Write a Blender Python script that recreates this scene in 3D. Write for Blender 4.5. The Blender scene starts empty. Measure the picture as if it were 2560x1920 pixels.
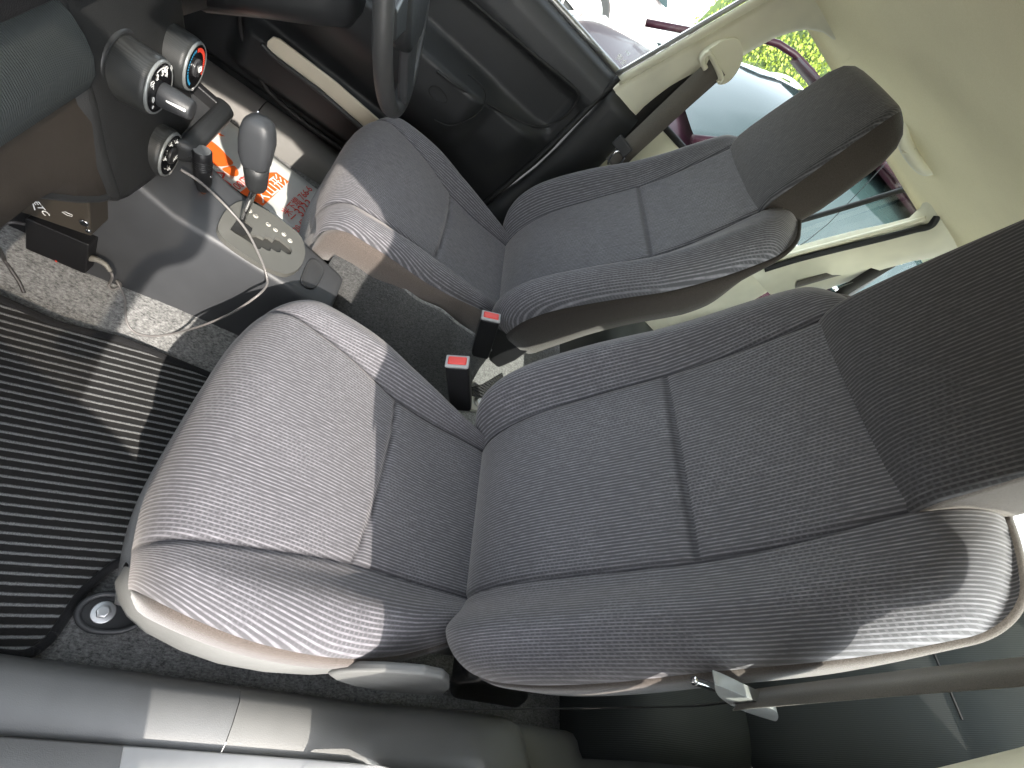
import bpy, bmesh, math, random
from mathutils import Vector, Matrix
random.seed(7)
PI = math.pi
scn = bpy.context.scene
COL = scn.collection

# ------------------------------------------------------------------ camera
CAM_C = (0.438222, 0.675441, 0.959675)
CAM_F = 1209.2341
CAM_R = [[-0.768969670756638, -0.06153458419502993, 0.6363168553514607],
         [-0.4346483799286018, 0.7802265146173958, -0.4498081498966331],
         [-0.4687925247717464, -0.6224629152294411, -0.6267164333908883]]

def at(px, py, x=None, y=None, z=None):
    """point of a known plane (x=, y= or z= constant) seen at a photo position"""
    q = ((px - 1280) / CAM_F, (py - 960) / CAM_F, 1.0)
    r = [sum(CAM_R[k][i] * q[k] for k in range(3)) for i in range(3)]
    if x is not None: t = (x - CAM_C[0]) / r[0]
    elif y is not None: t = (y - CAM_C[1]) / r[1]
    else: t = (z - CAM_C[2]) / r[2]
    return Vector([CAM_C[i] + t * r[i] for i in range(3)])

cam_d = bpy.data.cameras.new('camera')
cam = bpy.data.objects.new('camera', cam_d)
COL.objects.link(cam)
M = Matrix.Identity(4)
for i in range(3):
    M[i][0] = CAM_R[0][i]; M[i][1] = -CAM_R[1][i]; M[i][2] = -CAM_R[2][i]; M[i][3] = CAM_C[i]
cam.matrix_world = M
cam_d.sensor_width = 36.0
cam_d.lens = CAM_F / 2560 * 36
cam_d.clip_start = 0.01
cam_d.clip_end = 500
scn.camera = cam

# ------------------------------------------------------------------ materials
class NT:
    def __init__(s, name):
        s.m = bpy.data.materials.new(name); s.m.use_nodes = True
        s.n = s.m.node_tree.nodes; s.l = s.m.node_tree.links
        s.b = s.n['Principled BSDF']
    def node(s, t, **kw):
        o = s.n.new(t)
        for k, v in kw.items():
            if k in o.inputs: o.inputs[k].default_value = v
            else: setattr(o, k, v)
        return o
    def link(s, a, b): s.l.new(a, b)
    def math(s, op, a, b=None, c=None):
        o = s.n.new('ShaderNodeMath'); o.operation = op
        for i, v in enumerate((a, b, c)):
            if v is None: continue
            if hasattr(v, 'links') or hasattr(v, 'is_linked'): s.l.new(v, o.inputs[i])
            else: o.inputs[i].default_value = v
        return o.outputs[0]
    def mix(s, f, a, b):
        o = s.n.new('ShaderNodeMix'); o.data_type = 'RGBA'
        for idx, v in ((0, f), (6, a), (7, b)):
            if hasattr(v, 'is_linked'): s.l.new(v, o.inputs[idx])
            else: o.inputs[idx].default_value = v if idx == 0 else (*v[:3], 1)
        return o.outputs[2]
    def noise(s, scale, detail=2.0, rough=.5, vec=None):
        o = s.node('ShaderNodeTexNoise'); o.inputs['Scale'].default_value = scale
        o.inputs['Detail'].default_value = detail; o.inputs['Roughness'].default_value = rough
        if vec is not None: s.l.new(vec, o.inputs['Vector'])
        return o.outputs['Fac']
    def obj(s): return s.node('ShaderNodeTexCoord').outputs['Object']
    def ramp(s, f, lo, hi):
        o = s.node('ShaderNodeMapRange'); s.l.new(f, o.inputs[0])
        o.inputs[1].default_value = lo; o.inputs[2].default_value = hi; o.clamp = True
        return o.outputs[0]
    def bump(s, h, strength=.3, dist=.001):
        o = s.node('ShaderNodeBump'); s.l.new(h, o.inputs['Height'])
        o.inputs['Strength'].default_value = strength; o.inputs['Distance'].default_value = dist
        s.l.new(o.outputs[0], s.b.inputs['Normal'])
    def base(s, v):
        if hasattr(v, 'is_linked'): s.l.new(v, s.b.inputs['Base Color'])
        else: s.b.inputs['Base Color'].default_value = (*v[:3], 1)
    def set(s, **kw):
        for k, v in kw.items():
            s.b.inputs[k.replace('_', ' ').capitalize() if k.replace('_', ' ').capitalize() in s.b.inputs else k].default_value = v

def plastic(name, col, rough=.45, grain=900, bstr=.25, dist=.0006, var=.12, spec=.35):
    t = NT(name); v = t.obj()
    n1 = t.noise(6, 3, .6, v)
    dust = t.noise(60, 3, .7, v)
    d = tuple(c * (1 - var) for c in col); l = tuple(min(1, c * (1 + var) + .004) for c in col)
    c = t.mix(t.ramp(n1, .3, .7), d, l)
    t.base(c)
    r = t.math('ADD', t.math('MULTIPLY', dust, .16), rough - .08)
    t.link(r, t.b.inputs['Roughness'])
    t.b.inputs['Specular IOR Level'].default_value = spec
    vo = t.node('ShaderNodeTexVoronoi'); vo.inputs['Scale'].default_value = grain
    t.link(v, vo.inputs['Vector'])
    t.bump(vo.outputs['Distance'], bstr, dist)
    return t.m

def simple(name, col, rough=.5, metal=0, spec=.5, em=None):
    t = NT(name); v = t.obj()
    n1 = t.noise(25, 3, .6, v)
    t.base(t.mix(n1, tuple(c * .9 for c in col), tuple(min(1, c * 1.1) for c in col)))
    t.link(t.math('ADD', t.math('MULTIPLY', n1, .12), max(0, rough - .06)), t.b.inputs['Roughness'])
    t.b.inputs['Metallic'].default_value = metal
    t.b.inputs['Specular IOR Level'].default_value = spec
    return t.m

def seat_fabric(name, dark=(.058, .057, .062), light=(.240, .232, .252)):
    t = NT(name)
    uv = t.node('ShaderNodeUVMap').outputs[0]
    sep = t.node('ShaderNodeSeparateXYZ'); t.link(uv, sep.inputs[0])
    u, v = sep.outputs[0], sep.outputs[1]
    wob = t.noise(18, 2, .5, uv)
    u2 = t.math('ADD', u, t.math('MULTIPLY', t.math('SUBTRACT', wob, .5), .0010))
    P = .0044
    s = t.math('SINE', t.math('MULTIPLY', u2, 2 * PI / P))
    line = t.ramp(s, -.15, .85)
    # broken line intensity along the thread
    mp = t.node('ShaderNodeMapping'); t.link(uv, mp.inputs[0]); mp.inputs['Scale'].default_value = (260, 60, 1)
    br = t.noise(1, 3, .7, mp.outputs[0])
    line = t.math('MULTIPLY', line, t.ramp(br, .18, .68))
    # small cross ticks, brick offset, fading in and out over the panel
    row = t.math('FLOOR', t.math('DIVIDE', u2, P * 2))
    off = t.math('MULTIPLY', t.math('MODULO', t.math('ABSOLUTE', row), 2), .5)
    cell = t.math('FRACT', t.math('ADD', t.math('DIVIDE', v, .0065), off))
    tk = t.math('MULTIPLY', t.math('GREATER_THAN', cell, .60), t.math('LESS_THAN', cell, .95))
    patch = t.ramp(t.noise(9, 2, .5, uv), .42, .62)
    tk = t.math('MULTIPLY', t.math('MULTIPLY', tk, patch), .24)
    f = t.math('MAXIMUM', line, tk)
    fuzz = t.noise(1500, 2, .6, uv)
    big = t.noise(5, 3, .6, uv)
    c = t.mix(f, dark, light)
    c = t.mix(t.math('MULTIPLY', fuzz, .22), c, tuple(x * .66 for x in light))
    c = t.mix(t.math('MULTIPLY', t.ramp(big, .35, .75), .10), c, tuple(x * .72 for x in light))
    at_ = t.node('ShaderNodeAttribute'); at_.attribute_name = 'seam'
    c = t.mix(t.math('MULTIPLY', at_.outputs['Fac'], .72), c, (.012, .012, .016))
    t.base(c)
    t.set(Roughness=.92)
    t.b.inputs['Specular IOR Level'].default_value = .15
    t.b.inputs['Sheen Weight'].default_value = .35
    t.b.inputs['Sheen Roughness'].default_value = .45
    t.b.inputs['Sheen Tint'].default_value = (1, .93, .88, 1)
    h = t.math('ADD', t.math('MULTIPLY', f, .6), t.math('MULTIPLY', fuzz, .5))
    t.bump(h, .5, .0008)
    return t.m

def cloth(name, a, b, scale=700, sheen=.3, bstr=.5):
    t = NT(name); v = t.obj()
    n = t.noise(scale, 3, .7, v); n2 = t.noise(8, 3, .6, v)
    c = t.mix(t.ramp(n, .3, .7), a, b)
    c = t.mix(t.math('MULTIPLY', n2, .25), c, tuple(x * .6 for x in a))
    t.base(c); t.set(Roughness=.95)
    t.b.inputs['Specular IOR Level'].default_value = .1
    t.b.inputs['Sheen Weight'].default_value = sheen
    t.bump(n, bstr, .0012)
    return t.m

def carpet(name, a, b, scale=330):
    t = NT(name); v = t.obj()
    mp = t.node('ShaderNodeMapping'); t.link(v, mp.inputs[0]); mp.inputs['Scale'].default_value = (.55, 1, 1)
    n = t.noise(scale, 4, .8, mp.outputs[0]); n2 = t.noise(scale * .35, 3, .7, v); n3 = t.noise(7, 2, .5, v)
    f = t.math('ADD', t.math('MULTIPLY', t.ramp(n, .36, .66), .7), t.math('MULTIPLY', t.ramp(n2, .35, .65), .3))
    c = t.mix(f, a, b)
    c = t.mix(t.math('MULTIPLY', n3, .2), c, tuple(x * .5 for x in a))
    t.base(c); t.set(Roughness=.97); t.b.inputs['Specular IOR Level'].default_value = .08
    t.b.inputs['Sheen Weight'].default_value = .25
    t.bump(n, .9, .004)
    return t.m

def ribbed_mat(name):
    t = NT(name); uv = t.node('ShaderNodeUVMap').outputs[0]
    sep = t.node('ShaderNodeSeparateXYZ'); t.link(uv, sep.inputs[0])
    wob = t.math('MULTIPLY', t.math('SUBTRACT', t.noise(140, 2, .6, uv), .5), .0016)
    u = t.math('ADD', sep.outputs[0], wob)
    s = t.math('SINE', t.math('MULTIPLY', u, 2 * PI / .0125))
    line = t.ramp(s, .35, .85)
    fz = t.noise(600, 3, .7, uv)
    f = t.math('MULTIPLY', line, t.ramp(fz, .2, .6))
    c = t.mix(f, (.012, .012, .012), (.235, .24, .24))
    c = t.mix(t.math('MULTIPLY', fz, .10), c, (.10, .09, .085))
    t.base(c); t.set(Roughness=.95); t.b.inputs['Specular IOR Level'].default_value = .1
    t.b.inputs['Sheen Weight'].default_value = .15
    t.bump(t.math('ADD', line, t.math('MULTIPLY', fz, .5)), .7, .003)
    return t.m

def ribs(name, col, axis, period, rough=.45, strength=.6):
    t = NT(name); v = t.obj(); sep = t.node('ShaderNodeSeparateXYZ'); t.link(v, sep.inputs[0])
    s = t.math('SINE', t.math('MULTIPLY', sep.outputs[axis], 2 * PI / period))
    n = t.noise(12, 3, .6, v)
    c = t.mix(t.math('MULTIPLY', t.ramp(s, -.4, .6), .6), tuple(x * 1.25 for x in col), tuple(x * .75 for x in col))
    t.base(c); t.set(Roughness=rough); t.b.inputs['Specular IOR Level'].default_value = .22
    t.bump(t.math('ADD', s, t.math('MULTIPLY', n, .3)), strength, .001)
    return t.m

def glass(name, tint=(.9, .95, .93), refl=.12):
    m = bpy.data.materials.new(name); m.use_nodes = True
    n = m.node_tree.nodes; l = m.node_tree.links; n.clear()
    o = n.new('ShaderNodeOutputMaterial'); mx = n.new('ShaderNodeMixShader')
    tr = n.new('ShaderNodeBsdfTransparent'); gl = n.new('ShaderNodeBsdfGlossy')
    tr.inputs[0].default_value = (*tint, 1); gl.inputs['Roughness'].default_value = .02
    fr = n.new('ShaderNodeFresnel'); fr.inputs[0].default_value = 1.45
    mu = n.new('ShaderNodeMath'); mu.operation = 'MULTIPLY'; mu.inputs[1].default_value = refl / .12
    l.new(fr.outputs[0], mu.inputs[0]); l.new(mu.outputs[0], mx.inputs[0])
    l.new(tr.outputs[0], mx.inputs[1]); l.new(gl.outputs[0], mx.inputs[2]); l.new(mx.outputs[0], o.inputs[0])
    return m

FAB = seat_fabric('seat_fabric')
FAB_HEAD_SHADE = seat_fabric('headrest_fabric_shaded', (.040, .040, .044), (.150, .147, .160))  # seat fabric darkened, the headrests' shade is put into the colour
FAB_SIDE = cloth('seat_side_cloth', (.062, .050, .043), (.125, .103, .090), 700, .45)
FAB_SIDE_SHADE = cloth('seat_side_cloth_shaded', (.022, .018, .015), (.05, .041, .035), 700, .2)  # side cloth with the driver seat's shade put into its colour
FAB_REAR = ribs('rear_seat_vinyl', (.046, .050, .049), 1, .0032, .6, .12)
DARK = plastic('dark_grained_plastic', (.019, .020, .021), .40)
DARK2 = plastic('mid_grey_plastic', (.036, .037, .039), .40)
TOWER = plastic('heater_panel_plastic', (.014, .0145, .0148), .42)
BLACK = plastic('black_plastic', (.010, .010, .011), .40)
GLOVE = plastic('glove_box_plastic', (.034, .028, .023), .55, 1400, .35)
GREYP = plastic('grey_trim_plastic', (.145, .148, .148), .45)
SIDEP = plastic('seat_base_plastic', (.150, .150, .144), .42)
CREAM = plastic('cream_trim_plastic', (.66, .64, .50), .42, 1200, .15)
CREAM2 = plastic('pocket_cream_plastic', (.72, .66, .52), .4, 1200, .1)
LINING = cloth('headlining_felt', (.80, .735, .47), (.88, .82, .58), 420, .05, .25)
PLATE = plastic('gate_plate_plastic', (.092, .091, .083), .38, 1500, .1)
CONS = plastic('console_silver_plastic', (.047, .049, .053), .44, 1500, .12)
CARPET = carpet('grey_carpet', (.048, .048, .049), (.40, .40, .39))
CARPET_D = carpet('dark_carpet', (.018, .019, .020), (.12, .12, .118), 420)
MATR = ribbed_mat('ribbed_floor_mat')
EDGE = cloth('mat_binding', (.010, .010, .011), (.024, .024, .025), 900, .1)
CHROME = simple('chrome', (.62, .62, .62), .12, 1)
STEEL = simple('dull_steel', (.42, .42, .42), .35, .9)
RED = simple('red_button_plastic', (.62, .045, .035), .35)
WEB = cloth('belt_webbing', (.10, .092, .080), (.165, .150, .130), 900, .3, .3)
WEBD = cloth('dark_belt_webbing', (.014, .013, .012), (.026, .025, .023), 900, .2, .3)
WHITEP = simple('white_body_paint', (.80, .80, .80), .25)
RUBBER = plastic('rubber_seal', (.012, .012, .012), .6)
INK_W = simple('white_marking', (.78, .78, .76), .6)
INK_R = simple('red_print', (.68, .06, .035), .6)
INK_O = simple('orange_print', (.85, .13, .015), .6)
INK_B = simple('blue_marking', (.03, .28, .50), .5)
INK_RD = simple('red_marking', (.80, .06, .03), .5)
FACE = simple('gloss_black_face', (.006, .006, .007), .15)
PAPER = simple('coated_paper', (.58, .59, .57), .6)
GLASS = glass('window_glass', (.88, .95, .93))
ROLL = ribs('dash_roll_plastic', (.036, .041, .042), 1, .0028, .42, .35)
DIALP = ribs('dial_housing_plastic', (.022, .023, .023), 2, .0016, .36, .12)

# ------------------------------------------------------------------ mesh helpers
def tag(o, label=None, cat=None, group=None, kind=None):
    if label: o['label'] = label
    if cat: o['category'] = cat
    if group: o['group'] = group
    if kind: o['kind'] = kind
    return o

def thing(name, label, cat, loc=(0, 0, 0), group=None):
    o = bpy.data.objects.new(name, None); COL.objects.link(o)
    o.location = loc; o.empty_display_size = .05
    return tag(o, label, cat, group)

def put(name, me, parent=None, mat=None):
    o = bpy.data.objects.new(name, me); COL.objects.link(o)
    if mat is not None:
        me.materials.clear(); me.materials.append(mat)
    if parent is not None:
        o.parent = parent
        p = parent; off = Vector((0, 0, 0))
        while p is not None:
            off += Vector(p.location); p = p.parent
        # vertices are written in world units, cancel the parent's place
        o.matrix_parent_inverse = Matrix.Translation(-off) if parent.type == 'EMPTY' else Matrix.Identity(4)
    return o

def mk(name, verts, faces, mat, parent=None, smooth=True, uvs=None, attr=None, bevel=0, seg=3, sub=0, solid=0, angle=35):
    me = bpy.data.meshes.new(name)
    me.from_pydata([tuple(v) for v in verts], [], [tuple(f) for f in faces])
    if uvs is not None:
        ul = me.uv_layers.new(name='UVMap')
        for lp in me.loops: ul.data[lp.index].uv = uvs[lp.vertex_index]
    if attr is not None:
        a = me.attributes.new('seam', 'FLOAT', 'POINT')
        for i, x in enumerate(attr): a.data[i].value = x
    bm = bmesh.new(); bm.from_mesh(me)
    bmesh.ops.recalc_face_normals(bm, faces=bm.faces)
    bm.to_mesh(me); bm.free()
    o = put(name, me, parent, mat)
    if smooth:
        for p in me.polygons: p.use_smooth = True
    if solid:
        md = o.modifiers.new('s', 'SOLIDIFY'); md.thickness = solid; md.offset = -1
    if bevel:
        md = o.modifiers.new('b', 'BEVEL'); md.width = bevel; md.segments = seg; md.limit_method = 'ANGLE'
        md.angle_limit = math.radians(angle); md.harden_normals = True
    if sub:
        md = o.modifiers.new('u', 'SUBSURF'); md.levels = sub; md.render_levels = sub
    return o

def frame_from(fwd, up=(0, 0, 1)):
    f = Vector(fwd).normalized(); u = Vector(up)
    s = u.cross(f)
    if s.length < 1e-5: s = Vector((0, 1, 0)).cross(f)
    s.normalize(); u = f.cross(s)
    return f, s, u

def box(name, c, size, mat, parent=None, rot=None, bevel=.004, seg=3, taper=(1, 1)):
    R = rot if rot is not None else Matrix.Identity(3)
    c = Vector(c); v = []
    for sz in (-1, 1):
        k = taper if sz > 0 else (1, 1)
        for sy in (-1, 1):
            for sx in (-1, 1):
                v.append(c + R @ Vector((sx * size[0] / 2 * k[0], sy * size[1] / 2 * k[1], sz * size[2] / 2)))
    f = [(0, 1, 3, 2), (4, 6, 7, 5), (0, 4, 5, 1), (2, 3, 7, 6), (0, 2, 6, 4), (1, 5, 7, 3)]
    return mk(name, v, f, mat, parent, True, bevel=bevel, seg=seg)

def axes(x, z):
    """3x3 with columns x, y, z from an x direction and an approximate z direction"""
    X = Vector(x).normalized(); Z = Vector(z); Y = Z.cross(X).normalized(); Z = X.cross(Y)
    return Matrix((X, Y, Z)).transposed()

def prism(name, loop, off, mat, parent=None, bevel=.004, seg=3, smooth=True):
    n = len(loop); off = Vector(off)
    v = [Vector(p) for p in loop] + [Vector(p) + off for p in loop]
    f = [tuple(range(n)), tuple(range(2 * n - 1, n - 1, -1))]
    f += [(i, (i + 1) % n, n + (i + 1) % n, n + i) for i in range(n)]
    return mk(name, v, f, mat, parent, smooth, bevel=bevel, seg=seg)

def spline(pts, k=8, closed=False):
    P = [Vector(p) for p in pts]; n = len(P); out = []
    rng = n if closed else n - 1
    for i in range(rng):
        if closed: a, b, c, d = P[(i - 1) % n], P[i], P[(i + 1) % n], P[(i + 2) % n]
        else: a, b, c, d = P[max(i - 1, 0)], P[i], P[i + 1], P[min(i + 2, n - 1)]
        for j in range(k):
            t = j / k
            out.append(.5 * ((2 * b) + (c - a) * t + (2 * a - 5 * b + 4 * c - d) * t * t + (3 * b - a - 3 * c + d) * t ** 3))
    if not closed: out.append(P[-1])
    return out

def tube(name, pts, r, mat, parent=None, k=8, n=10, closed=False, ry=None, smoothk=True, up=(0, 0, 1)):
    P = spline(pts, k, closed) if smoothk else [Vector(p) for p in pts]
    m = len(P); v = []; f = []
    prev = None
    for i, p in enumerate(P):
        a = P[(i - 1) % m] if closed or i > 0 else P[i]
        b = P[(i + 1) % m] if closed or i < m - 1 else P[i]
        d = (b - a).normalized()
        if prev is None:
            s = d.cross(Vector(up))
            if s.length < 1e-4: s = d.cross(Vector((0, 1, 0)))
        else: s = prev - d * prev.dot(d)
        s.normalize(); prev = s; u = s.cross(d)
        rr = r(i / (m - 1)) if callable(r) else r
        r2 = rr if ry is None else ry
        for j in range(n):
            t = 2 * PI * j / n
            v.append(p + s * math.cos(t) * rr + u * math.sin(t) * r2)
    for i in range(m if closed else m - 1):
        for j in range(n):
            a, b = i * n + j, i * n + (j + 1) % n
            c, d = ((i + 1) % m) * n + (j + 1) % n, ((i + 1) % m) * n + j
            f.append((a, b, c, d))
    if not closed:
        f.append(tuple(range(n))); f.append(tuple(range((m - 1) * n, m * n)))
    return mk(name, v, f, mat, parent)

def strip(name, pts, width_dir, w, mat, parent=None, k=8, th=.0012):
    """flat webbing following pts"""
    P = spline(pts, k); W = Vector(width_dir).normalized() * w / 2 if not isinstance(width_dir, list) else None
    v = []; f = []
    for i, p in enumerate(P):
        ww = W
        if W is None:
            t = i / (len(P) - 1) * (len(width_dir) - 1); j = min(int(t), len(width_dir) - 2); t -= j
            ww = (Vector(width_dir[j]).normalized() * (1 - t) + Vector(width_dir[j + 1]).normalized() * t).normalized() * w / 2
        v += [p - ww, p + ww]
    for i in range(len(P) - 1): f.append((2 * i, 2 * i + 1, 2 * i + 3, 2 * i + 2))
    return mk(name, v, f, mat, parent, True, solid=th)

def loft(name, secs, mat, parent=None, ring=False, caps=True, bevel=0, sub=0, smooth=True, solid=0):
    n = len(secs[0]); v = [Vector(p) for s in secs for p in s]; f = []
    for i in range(len(secs) - 1):
        for j in range(n if ring else n - 1):
            a, b = i * n + j, i * n + (j + 1) % n
            f.append((a, b, b + n, a + n))
    if ring and caps:
        f.append(tuple(range(n))); f.append(tuple(range((len(secs) - 1) * n, len(secs) * n)))
    return mk(name, v, f, mat, parent, smooth, bevel=bevel, sub=sub, solid=solid)

def lathe(name, prof, o, d, mat, parent=None, n=32, up=(0, 0, 1), ring_cap=True):
    f_, s, u = frame_from(d, up); o = Vector(o); v = []; f = []
    for (r, h) in prof:
        for j in range(n):
            t = 2 * PI * j / n
            v.append(o + f_ * h + (s * math.cos(t) + u * math.sin(t)) * max(r, 1e-5))
    m = len(prof)
    for i in range(m - 1):
        for j in range(n):
            a, b = i * n + j, i * n + (j + 1) % n
            f.append((a, b, b + n, a + n))
    if ring_cap:
        f.append(tuple(range(n))); f.append(tuple(range((m - 1) * n, m * n)))
    return mk(name, v, f, mat, parent, True, bevel=.0012, seg=2, angle=40)

def rrect(w, h, r, k=5):
    out = []
    for cx, cy, a0 in ((w / 2 - r, h / 2 - r, 0), (-w / 2 + r, h / 2 - r, 90), (-w / 2 + r, -h / 2 + r, 180), (w / 2 - r, -h / 2 + r, 270)):
        for j in range(k + 1):
            a = math.radians(a0 + 90 * j / k); out.append((cx + r * math.cos(a), cy + r * math.sin(a)))
    return out

def plane_loop(pts2, o, X, Y):
    o = Vector(o); X = Vector(X).normalized(); Y = Vector(Y).normalized()
    return [o + X * a + Y * b for a, b in pts2]

def text(name, s, o, X, Y, size, mat, parent, extr=.0002, align='CENTER'):
    cu = bpy.data.curves.new(name, 'FONT'); cu.body = s; cu.size = size
    cu.align_x = align; cu.align_y = 'CENTER'; cu.extrude = extr; cu.resolution_u = 3
    ob = bpy.data.objects.new(name, cu); COL.objects.link(ob)
    X = Vector(X).normalized(); Y = Vector(Y); Z = X.cross(Y).normalized(); Y = Z.cross(X)
    mw = Matrix((X, Y, Z)).transposed().to_4x4(); mw.translation = Vector(o)
    dg = bpy.context.evaluated_depsgraph_get(); dg.update()
    me = bpy.data.meshes.new_from_object(ob.evaluated_get(dg))
    bpy.data.objects.remove(ob); bpy.data.curves.remove(cu)
    me.transform(mw)
    return put(name, me, parent, mat)

def smooth01(t):
    t = max(0., min(1., t)); return t * t * (3 - 2 * t)

def interp(x, tab):
    """smooth piecewise interpolation of a table [(x, y)...] (monotone cubic-ish)"""
    if x <= tab[0][0]: return tab[0][1]
    if x >= tab[-1][0]: return tab[-1][1]
    for i in range(len(tab) - 1):
        if tab[i][0] <= x <= tab[i + 1][0]:
            x0, y0 = tab[i]; x1, y1 = tab[i + 1]
            def sl(k):
                if k <= 0 or k >= len(tab) - 1: 
                    a, b = (0, 1) if k <= 0 else (len(tab) - 2, len(tab) - 1)
                    return (tab[b][1] - tab[a][1]) / (tab[b][0] - tab[a][0])
                return (tab[k + 1][1] - tab[k - 1][1]) / (tab[k + 1][0] - tab[k - 1][0])
            h = x1 - x0; t = (x - x0) / h; m0, m1 = sl(i) * h, sl(i + 1) * h
            return (2 * t ** 3 - 3 * t * t + 1) * y0 + (t ** 3 - 2 * t * t + t) * m0 + (-2 * t ** 3 + 3 * t * t) * y1 + (t ** 3 - t * t) * m1
    return tab[-1][1]

# ------------------------------------------------------------------ front seats
T_VO = [(-.07, .150), (.0, .160), (.05, .172), (.14, .200), (.23, .222), (.30, .230), (.38, .230), (.452, .205)]
T_WC = [(-.07, .275), (0, .281), (.10, .286), (.182, .299), (.198, .303), (.28, .327), (.36, .338), (.43, .338), (.46, .336)]
T_VS = [(-.07, .134), (0, .136), (.19, .140), (.30, .158), (.43, .180)]
T_WB = [(-.07, .012), (0, .030), (.1, .040), (.2, .036), (.3, .020), (.38, .008), (.45, 0)]
B_N = [(-.06, -.05), (0, -.012), (.06, .002), (.15, -.006), (.26, -.042), (.360, -.079), (.376, -.085), (.45, -.102), (.55, -.115), (.60, -.121), (.66, -.130)]
B_VO = [(-.06, .175), (0, .200), (.06, .222), (.15, .234), (.3, .238), (.45, .233), (.55, .224), (.62, .205)]
B_VS = [(-.06, .135), (0, .137), (.37, .142), (.60, .128)]
B_NB = [(-.06, .010), (0, .030), (.1, .056), (.25, .056), (.4, .036), (.55, .012), (.62, 0)]
B_TH = [(-.06, .08), (.1, .115), (.25, .10), (.4, .085), (.5, .05), (.58, .022)]

T_VOP = [(-.07, .175), (0, .200), (.05, .220), (.10, .237), (.175, .251), (.27, .254), (.35, .243), (.40, .226), (.452, .190)]
B_VOP = [(-.06, .19), (0, .225), (.06, .250), (.15, .263), (.25, .262), (.37, .250), (.5, .240), (.62, .222)]

def ease(i, n, dens=.35):
    t = i / n
    return t + dens / (2 * PI) * -math.sin(2 * PI * t)

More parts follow.
